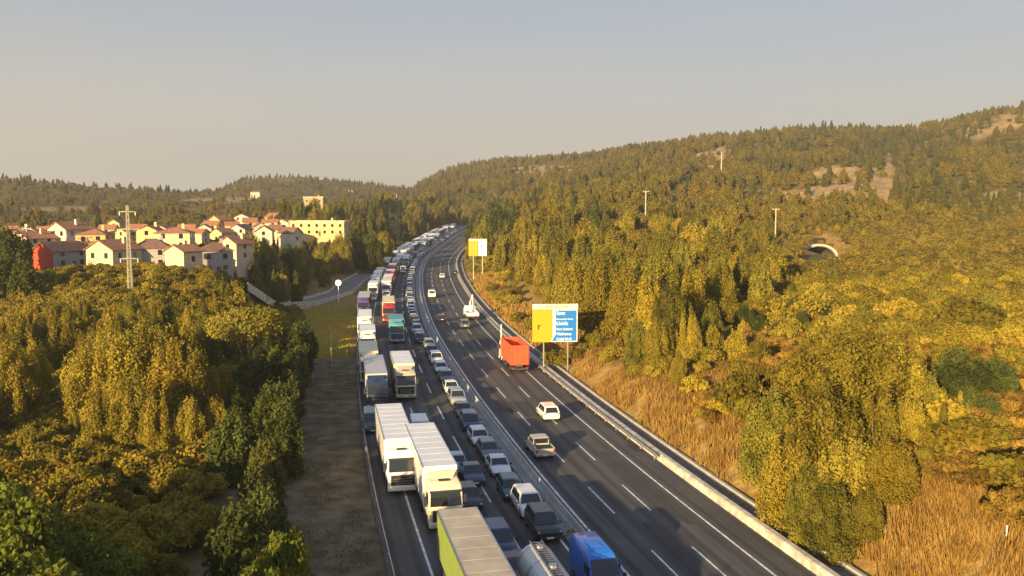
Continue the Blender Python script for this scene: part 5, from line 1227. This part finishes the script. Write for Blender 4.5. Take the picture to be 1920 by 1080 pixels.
# ---- right: near-road woods
GR = 'right bank trees'
for i in range(46):
    Y = rnd.uniform(160, 330); off = rnd.uniform(24, 46); q = rp_(Y, off); q.z = gz(q.x, q.y)
    put_tree(rnd.choice(['gold', 'olive', 'olive']) if Y < 220 else rnd.choice(['mpine', 'mgold', 'mpine']), q, rnd.uniform(10, 15), rnd.uniform(.75, .95), group=GR)
for i in range(40):
    Y = rnd.uniform(330, 620); off = rnd.uniform(17, 70); q = rp_(Y, off); q.z = gz(q.x, q.y)
    put_tree(rnd.choice(['mpine', 'mcone', 'mpine', 'mgold']), q, rnd.uniform(12, 18), rnd.uniform(.9, 1.15), group='right far-bend trees')
for px, Y, k_, pytop, wf in [(1175, 145, 'olive', 500, 1), (1175, 138, 'gold', 480, 1), (1215, 132, 'gold', 500, 1), (1260, 128, 'olive', 520, 1), (1300, 140, 'gold', 470, 1), (1350, 150, 'olive', 480, .9), (1195, 118, 'olive', 590, .8), (1235, 116, 'olive', 590, .9), (1290, 118, 'gold', 570, .9), (1330, 126, 'olive', 560, .8),
        (1130, 150, 'gold', 450, 1), (1080, 158, 'olive', 470, 1), (1240, 160, 'olive', 450, 1), (1270, 108, 'olive', 650, .7),
        # the big clump on the bank
        (1600, 77, 'bgold', 592, 1.25), (1520, 78, 'bgold', 636, 1.2), (1675, 78, 'bgold', 620, 1.2), (1450, 75, 'olive', 715, 1.1), (1735, 76, 'olive', 690, 1.0), (1540, 70, 'bgold', 705, 1.2), (1630, 69, 'gold', 685, 1.15), (1700, 70, 'bgold', 735, 1.1),
        (1475, 69, 'bgold', 800, 1.0), (1585, 65, 'olive', 800, 1.15), (1665, 64, 'bgold', 810, 1.15), (1735, 66, 'olive', 830, .9), (1515, 65, 'olive', 860, .9), (1620, 62, 'olive', 905, 1.0), (1560, 62.5, 'olive', 890, 1.1), (1765, 70, 'slim', 760, 1.0),
        (1800, 78, 'slim', 735, 1.0), (1812, 74, 'slim', 760, .8), (1930, 84, 'olive', 760, .8), (1380, 92, 'shrub', 700, .9), (1430, 95, 'shrub', 690, .9), (1400, 88, 'shrub', 740, .8), (1900, 72, 'shrub', 850, 1)]:
    p = on_ground(px, Y); TP(px, Y, k_, max(2, zimg(pytop, Y) - p.z), wf, group='right bank clump' if px > 1440 and Y < 90 else GR)
for i in range(60):
    Y = rnd.uniform(140, 330); q = rp_(Y, rnd.uniform(17.5, 27)); q.z = gz(q.x, q.y)
    if 990 < project(q)[0] < 1110 and Y < 138: continue
    put_tree('shrub', q, rnd.uniform(1.4, 3.2), 1.1, group='guard-rail shrubs', cat='shrub')
for i in range(16):
    a = rnd.uniform(.1, 3.04); q = Vector((TUN[0] + math.cos(a) * (TR_ + 2.2), 324 + rnd.uniform(4, 16), 0)); q.z = TUN[1] + math.sin(a) * (TR_ + 1.6) * .7 - .6
    put_tree('fbush', q, rnd.uniform(1.8, 3.2), 1, group='bushes on the mound over the tunnel', cat='shrub')
for px in (1490, 1503, 1530, 1548, 1572, 1584): TP(px, 312 + rnd.uniform(-6, 6), 'fbush', rnd.uniform(1.6, 3.4), 1.2, group='bushes in front of the tunnel', cat='shrub')
for i in range(60):
    Y = rnd.uniform(56, 130); q = rp_(Y, rnd.uniform(19, 42)); q.z = gz(q.x, q.y)
    put_tree(rnd.choice(['shrub', 'rust', 'rust']), q, rnd.uniform(1.2, 2.6), 1.1, group='dry-grass shrubs', cat='shrub')
for i in range(46):
    px = rnd.uniform(1560, 2000); Y = rnd.uniform(48, 74); p = on_ground(px, Y)
    if road_off(p.x, p.y) < 24: continue
    put_tree(rnd.choice(['olive', 'shrub', 'rust', 'shrub']), p, rnd.uniform(1.8, 3.6), 1.35, group='lower-right bank bushes', cat='shrub')
for px, Y, h in [(1395, 138, 5), (1425, 132, 4.5), (1460, 128, 4.2), (1500, 134, 4.5), (1540, 140, 5), (1480, 145, 5), (1800, 90, 6.5), (1835, 86, 5), (1870, 88, 5.5), (1815, 80, 4), (1850, 78, 3.6), (1785, 84, 6)]:  # dark foliage stands in for the shade of the hollows
    TP(px, Y, 'dark', h, 1.3, group='dark bushes standing in for hollow shade')
# scrub on the mid slope, right
def clear(p):
    o = float(road_off(p.x, p.y)); px, py = project(p)
    if -17 < o < 17: return False
    if 1480 < px < 1590 and 235 < p.y < 362: return False
    for (ex, ey, rx, ry) in ROCKS:
        if p.y > 250 and math.hypot((px - ex) / rx, (py - ey) / ry) < .85 and rnd.random() < .85: return False
    return True
pts = []
for i in range(1500):
    px = rnd.uniform(1100, 2050); Y = 88 + 272 * rnd.random() ** .8; p = on_ground(px, Y)
    if float(road_off(p.x, p.y)) < 32 or not clear(p): continue
    if 1400 < px < 1500 and 112 < Y < 130: continue       # the shaded hollow
    if any((p.x - q.x) ** 2 + (p.y - q.y) ** 2 < 20 for q in pts): continue
    pts.append(p)
pts.sort(key=lambda q: q.y); pts = [q for i, q in enumerate(pts) if i < 120 or i % 2]
for p in pts[:290]:
    tall = p.y > 150 and project(p)[0] < 1450
    k_ = rnd.choice(['mgold', 'mpine', 'mpine'] if tall else ['mgold', 'mgold', 'mpine', 'shrub' if p.y < 160 else 'mgold'])
    put_tree(k_, p, rnd.uniform(7, 12) if tall else rnd.uniform(2.6, 6), rnd.uniform(.9, 1.3), group='right slope trees')
for i in range(30): TP(rnd.uniform(1470, 1610), rnd.uniform(343, 356), 'mgold', rnd.uniform(1.6, 3.0), 1.3, group='bushes behind the tunnel arch', cat='shrub')
# ---- far woods and scrub nobody could count: one object per wood
def woodland(name, label, key, P, H, src):
    """P: points, H: scales; a copy of the source crown stands on every point"""
    me = bpy.data.meshes.new(name); me.vertices.add(len(P)); me.vertices.foreach_set('co', np.array(P, np.float32).ravel())
    a = me.attributes.new('size', 'FLOAT_VECTOR', 'POINT'); a.data.foreach_set('vector', np.array(H, np.float32).ravel())
    r = me.attributes.new('turn', 'FLOAT_VECTOR', 'POINT'); tv = np.zeros((len(P), 3), np.float32); tv[:, 2] = rng.random(len(P)) * 6.28; tv[:, :2] = rng.normal(size=(len(P), 2)) * .05; r.data.foreach_set('vector', tv.ravel())
    o = bpy.data.objects.new(name, me); link(o)
    ng = bpy.data.node_groups.new(name, 'GeometryNodeTree'); ng.interface.new_socket('Geometry', in_out='INPUT', socket_type='NodeSocketGeometry'); ng.interface.new_socket('Geometry', in_out='OUTPUT', socket_type='NodeSocketGeometry')
    I = ng.nodes.new('NodeGroupInput'); O = ng.nodes.new('NodeGroupOutput'); ip = ng.nodes.new('GeometryNodeInstanceOnPoints'); oi = ng.nodes.new('GeometryNodeObjectInfo'); oi.inputs['Object'].default_value = src; oi.inputs['As Instance'].default_value = True
    s = ng.nodes.new('GeometryNodeInputNamedAttribute'); s.data_type = 'FLOAT_VECTOR'; s.inputs['Name'].default_value = 'size'; t = ng.nodes.new('GeometryNodeInputNamedAttribute'); t.data_type = 'FLOAT_VECTOR'; t.inputs['Name'].default_value = 'turn'
    ng.links.new(I.outputs[0], ip.inputs['Points']); ng.links.new(oi.outputs['Geometry'], ip.inputs['Instance']); ng.links.new(s.outputs[0], ip.inputs['Scale']); ng.links.new(t.outputs[0], ip.inputs['Rotation']); ng.links.new(ip.outputs[0], O.inputs[0])
    md = o.modifiers.new('wood', 'NODES'); md.node_group = ng
    return tag(o, label, kind='stuff')
def scatter(n, px0, px1, Y0, Y1, pw=.6):
    Y = (Y0 ** (1 + pw) + rng.random(n) * (Y1 ** (1 + pw) - Y0 ** (1 + pw))) ** (1 / (1 + pw)); px = px0 + rng.random(n) * (px1 - px0)
    X = (px - 960) / F * Y * cp; z = ground(X, Y); o = road_off(X, Y); dep = Y * cp - (z - CAM_H) * spn
    qx = 960 + F * X / dep; qy = 540 - F * (Y * spn + (z - CAM_H) * cp) / dep
    keep = ~((o > -20) & (o < 18) & (Y < 760))
    for (ex, ey, rx, ry) in ROCKS: keep &= ~((np.hypot((qx - ex) / rx, (qy - ey) / ry) < .9) & (Y > 250) & (rng.random(n) < .75))
    keep &= ~((qx > 1490) & (qx < 1585) & (Y > 238) & (Y < 352))
    keep &= ~((qx < 1130) & (Y > 1100) & (rng.random(n) < .45))
    return np.stack([X, Y, z], -1)[keep], qx[keep], qy[keep]
def sizes(P, lo, hi, base):
    h = (lo + (hi - lo) * rng.random(len(P))) / base; w = h * (.8 + .5 * rng.random(len(P))); return np.stack([w, w, h], -1)
protoP = TP(1250, 352, 'fpine', 9, group='right slope trees'); protoC = TP(1320, 356, 'fcone', 9, group='right slope trees'); protoB = TP(1700, 352, 'fbush', 4, cat='shrub', group='right slope trees')
srcP = [c for c in protoP.children if c.name.startswith('crown')][0]; srcC = [c for c in protoC.children if c.name.startswith('crown')][0]; srcB = [c for c in protoB.children if c.name.startswith('crown')][0]
protoR = TP(1850, 62, 'rust', 2.2, 1.1, label='rusty low bush near the lower right corner', group=None, cat='shrub'); srcR = [c for c in protoR.children if c.name.startswith('crown')][0]
protoS = TP(60, 78, 'shrub', 2.4, 1.1, label='lone yellowish shrub below the golden block of the left wood', group=None, cat='shrub'); srcS = [c for c in protoS.children if c.name.startswith('crown')][0]
P_, qx, qy = scatter(15500, 780, 2500, 350, 1650)
cl = fbm(P_[:, 0] / 50, P_[:, 1] / 50, 3); isP = (cl > -.12) & (qx < 1500) | (cl > .05); isC = ~isP & (rng.random(len(P_)) < .45)
woodland('pine_wood', 'pine forest covering the far right hillside up to the ridge', 'fpine', P_[isP], sizes(P_[isP], 6, 11, 10), srcP)
woodland('conifer_wood', 'darker conifers scattered through the forest on the right hillside', 'fcone', P_[isC], sizes(P_[isC], 6, 11, 10), srcC)
rest = ~isP & ~isC
P2, _, _ = scatter(9000, 1080, 2400, 112, 460, .9); P2 = P2[road_off(P2[:, 0], P2[:, 1]) > 44]; nearP = P2[P2[:, 1] < 190]; P2 = np.concatenate([P2[P2[:, 1] >= 190], P_[rest]])
woodland('slope_brush', 'golden brush covering the lower part of the right slope', 'shrub', nearP, sizes(nearP, 1.6, 4.2, 3.2), srcS)
woodland('scrub', 'golden scrub covering the open parts of the right hillside', 'fbush', P2, sizes(P2, 1.6, 4.5, 4), srcB)
P3, qx, qy = scatter(5000, -420, 820, 330, 1700, .5); o3 = road_off(P3[:, 0], P3[:, 1]); far = P3[:, 1] > 1100
k3 = (fbm(P3[:, 0] / 35, P3[:, 1] / 35, 3) > .06) | far; P3a = P3[k3]; P3b = P3[~k3]
vil = (P3a[:, 1] < 400) & (P3a[:, 0] / P3a[:, 1] < -.24) ; P3a = P3a[~vil]; vb = (P3b[:, 1] < 400) & (P3b[:, 0] / P3b[:, 1] < -.24); P3b = P3b[~vb]
half = rng.random(len(P3a)) < .6
woodland('far_wood', 'woods and groves on the low hills beyond the village', 'fpine', P3a[half], sizes(P3a[half], 4, 8, 10), srcP)
woodland('far_dark_wood', 'dark conifers on the low hills beyond the village and on the far double hill', 'fcone', P3a[~half], sizes(P3a[~half], 4, 9, 10), srcC)
woodland('far_scrub', 'scattered bushes on the open fields beyond the village', 'fbush', P3b, sizes(P3b, 1.5, 3.5, 4), srcB)
P4, _, _ = scatter(900, -100, 560, 150, 330, .8); woodland('village_scrub', 'bushes and hedges between and in front of the village houses', 'fbush', P4, sizes(P4, 1.2, 3.0, 4), srcB)
P5, q5, _ = scatter(2600, -260, 600, 50, 205, .6); P5 = P5[(road_off(P5[:, 0], P5[:, 1]) < -30)]
woodland('undergrowth', 'bushes filling the ground beneath the left wood', 'shrub', P5, sizes(P5, 1.2, 3.2, 3.2), srcS)
P7, q7, _ = scatter(2600, 1400, 2100, 46, 150, .5); o7 = road_off(P7[:, 0], P7[:, 1]); P7 = P7[(o7 > 23 + rng.random(len(P7)) * 12)]
woodland('rusty_scrub', 'low rust-coloured brush on the upper right bank', 'shrub', P7, sizes(P7, .9, 2.6, 3.2), srcR)
P6 = np.stack([rng.uniform(-110, -6, 900), rng.uniform(-90, 37, 900)], -1); P6 = P6[road_off(P6[:, 0], P6[:, 1]) < -27]; _d = np.abs((P6[:, 0] - 11) * .883 - (P6[:, 1] - 76) * .469); P6 = P6[_d > 4.5]; P6 = np.concatenate([P6, ground(P6[:, 0], P6[:, 1])[:, None]], 1)  # unseen wood added to shade the road, gapped to let a sun patch through
woodland('added_shade_wood', 'unseen wood added below and behind the viewpoint to shade the motorway', 'fpine', P6, np.minimum(sizes(P6, 9, 13, 10), ((24.3 - .43 * P6[:, 1]) / 10)[:, None]), srcP)
# ---- dry grass on the banks, undergrowth
def tufts(name, label, P, hlo, hhi, m, wd=.07, blades=7, spread=.35):
    n = len(P) * blades; c = np.repeat(P, blades, 0) + np.concatenate([rng.normal(size=(n, 2)) * spread, np.zeros((n, 1))], 1)
    a = rng.random(n) * 6.28; d = np.stack([np.cos(a), np.sin(a), np.zeros(n)], -1) * wd * (1 + rng.random(n))[:, None]; h = hlo + (hhi - hlo) * rng.random(n) ** 1.3
    tip = c + np.stack([rng.normal(size=n) * .22 * h, rng.normal(size=n) * .22 * h, h], -1); v = np.stack([c - d - [0, 0, .1], c + d - [0, 0, .1], tip], 1).reshape(-1, 3)
    me = bpy.data.meshes.new(name); me.vertices.add(n * 3); me.vertices.foreach_set('co', v.ravel().astype(np.float32)); me.loops.add(n * 3); me.loops.foreach_set('vertex_index', np.arange(n * 3, dtype=np.int32))
    me.polygons.add(n); me.polygons.foreach_set('loop_start', np.arange(0, n * 3, 3, dtype=np.int32)); me.update(calc_edges=True); me.materials.append(m); return tag(link(bpy.data.objects.new(name, me)), label, kind='stuff')
M['ygrass'] = leafmat('sun_tinted_yellow_grass', (.30, .24, .04), (.52, .42, .08), (.46, .38, .06), trans=.3, scale=.4)  # brighter yellow stands in for sunlight that the hedge keeps off the verge
M['straw'] = leafmat('dry_grass', (.27, .15, .035), (.46, .29, .08), (.42, .25, .06), trans=.3, scale=.5)
def bankpts(n, y0, y1, o0, o1):
    Y = y0 + (y1 - y0) * rng.random(n) ** 1.4; o = o0 + (o1 - o0) * rng.random(n) ** .9; s = slope(Y); q = np.hypot(1, s); X = cx(Y) + o / q; Yy = Y - o * s / q
    return np.stack([X, Yy, ground(X, Yy)], -1)
B1 = bankpts(30000, 42, 170, 16.2, 38); B1 = B1[fbm(B1[:, 0] / 3, B1[:, 1] / 3, 3) > -.18]
tufts('dry_grass', 'tall dry orange grass on the bank right of the motorway', B1, .25, 1.05, M['straw'], wd=.035)
B2 = bankpts(1500, 150, 300, 16.2, 24); tufts('dry_grass', 'sparser dry grass on the bank below the distant sign', B2, .4, 1.1, M['straw'], wd=.14)
B3 = bankpts(5000, 152, 230, -46, -17.5); tufts('verge_grass', 'yellow grass, coloured bright as if sunlit, on the verge below the side road', B3, .12, .4, M['ygrass'], wd=.1)
B4 = bankpts(2600, 40, 150, -27, -17.2); tufts('verge_weeds', 'short weeds on the shaded left verge', B4[fbm(B4[:, 0] / 2, B4[:, 1] / 2, 2) > -.02], .04, .22, M['leaf_olive'], wd=.05)
B5 = bankpts(900, 44, 68, -2.1, -.5); tufts('median_weeds', 'brown weeds growing in the near end of the median', B5, .1, .5, M['straw'], wd=.05)
# haze over the whole place
hz = MB().box((0, 1450, 143), (5400, 3150, 310))
hm = bpy.data.materials.new('haze_air'); hm.use_nodes = True; hm.node_tree.nodes.clear(); pv = hm.node_tree.nodes.new('ShaderNodeVolumePrincipled'); mo = hm.node_tree.nodes.new('ShaderNodeOutputMaterial')
pv.inputs['Color'].default_value = (.86, .86, .88, 1); pv.inputs['Density'].default_value = .0002; pv.inputs['Anisotropy'].default_value = .2; hm.node_tree.links.new(pv.outputs[0], mo.inputs['Volume'])
tag(hz.build('haze', hm), 'thin pale haze over the whole valley', kind='stuff')
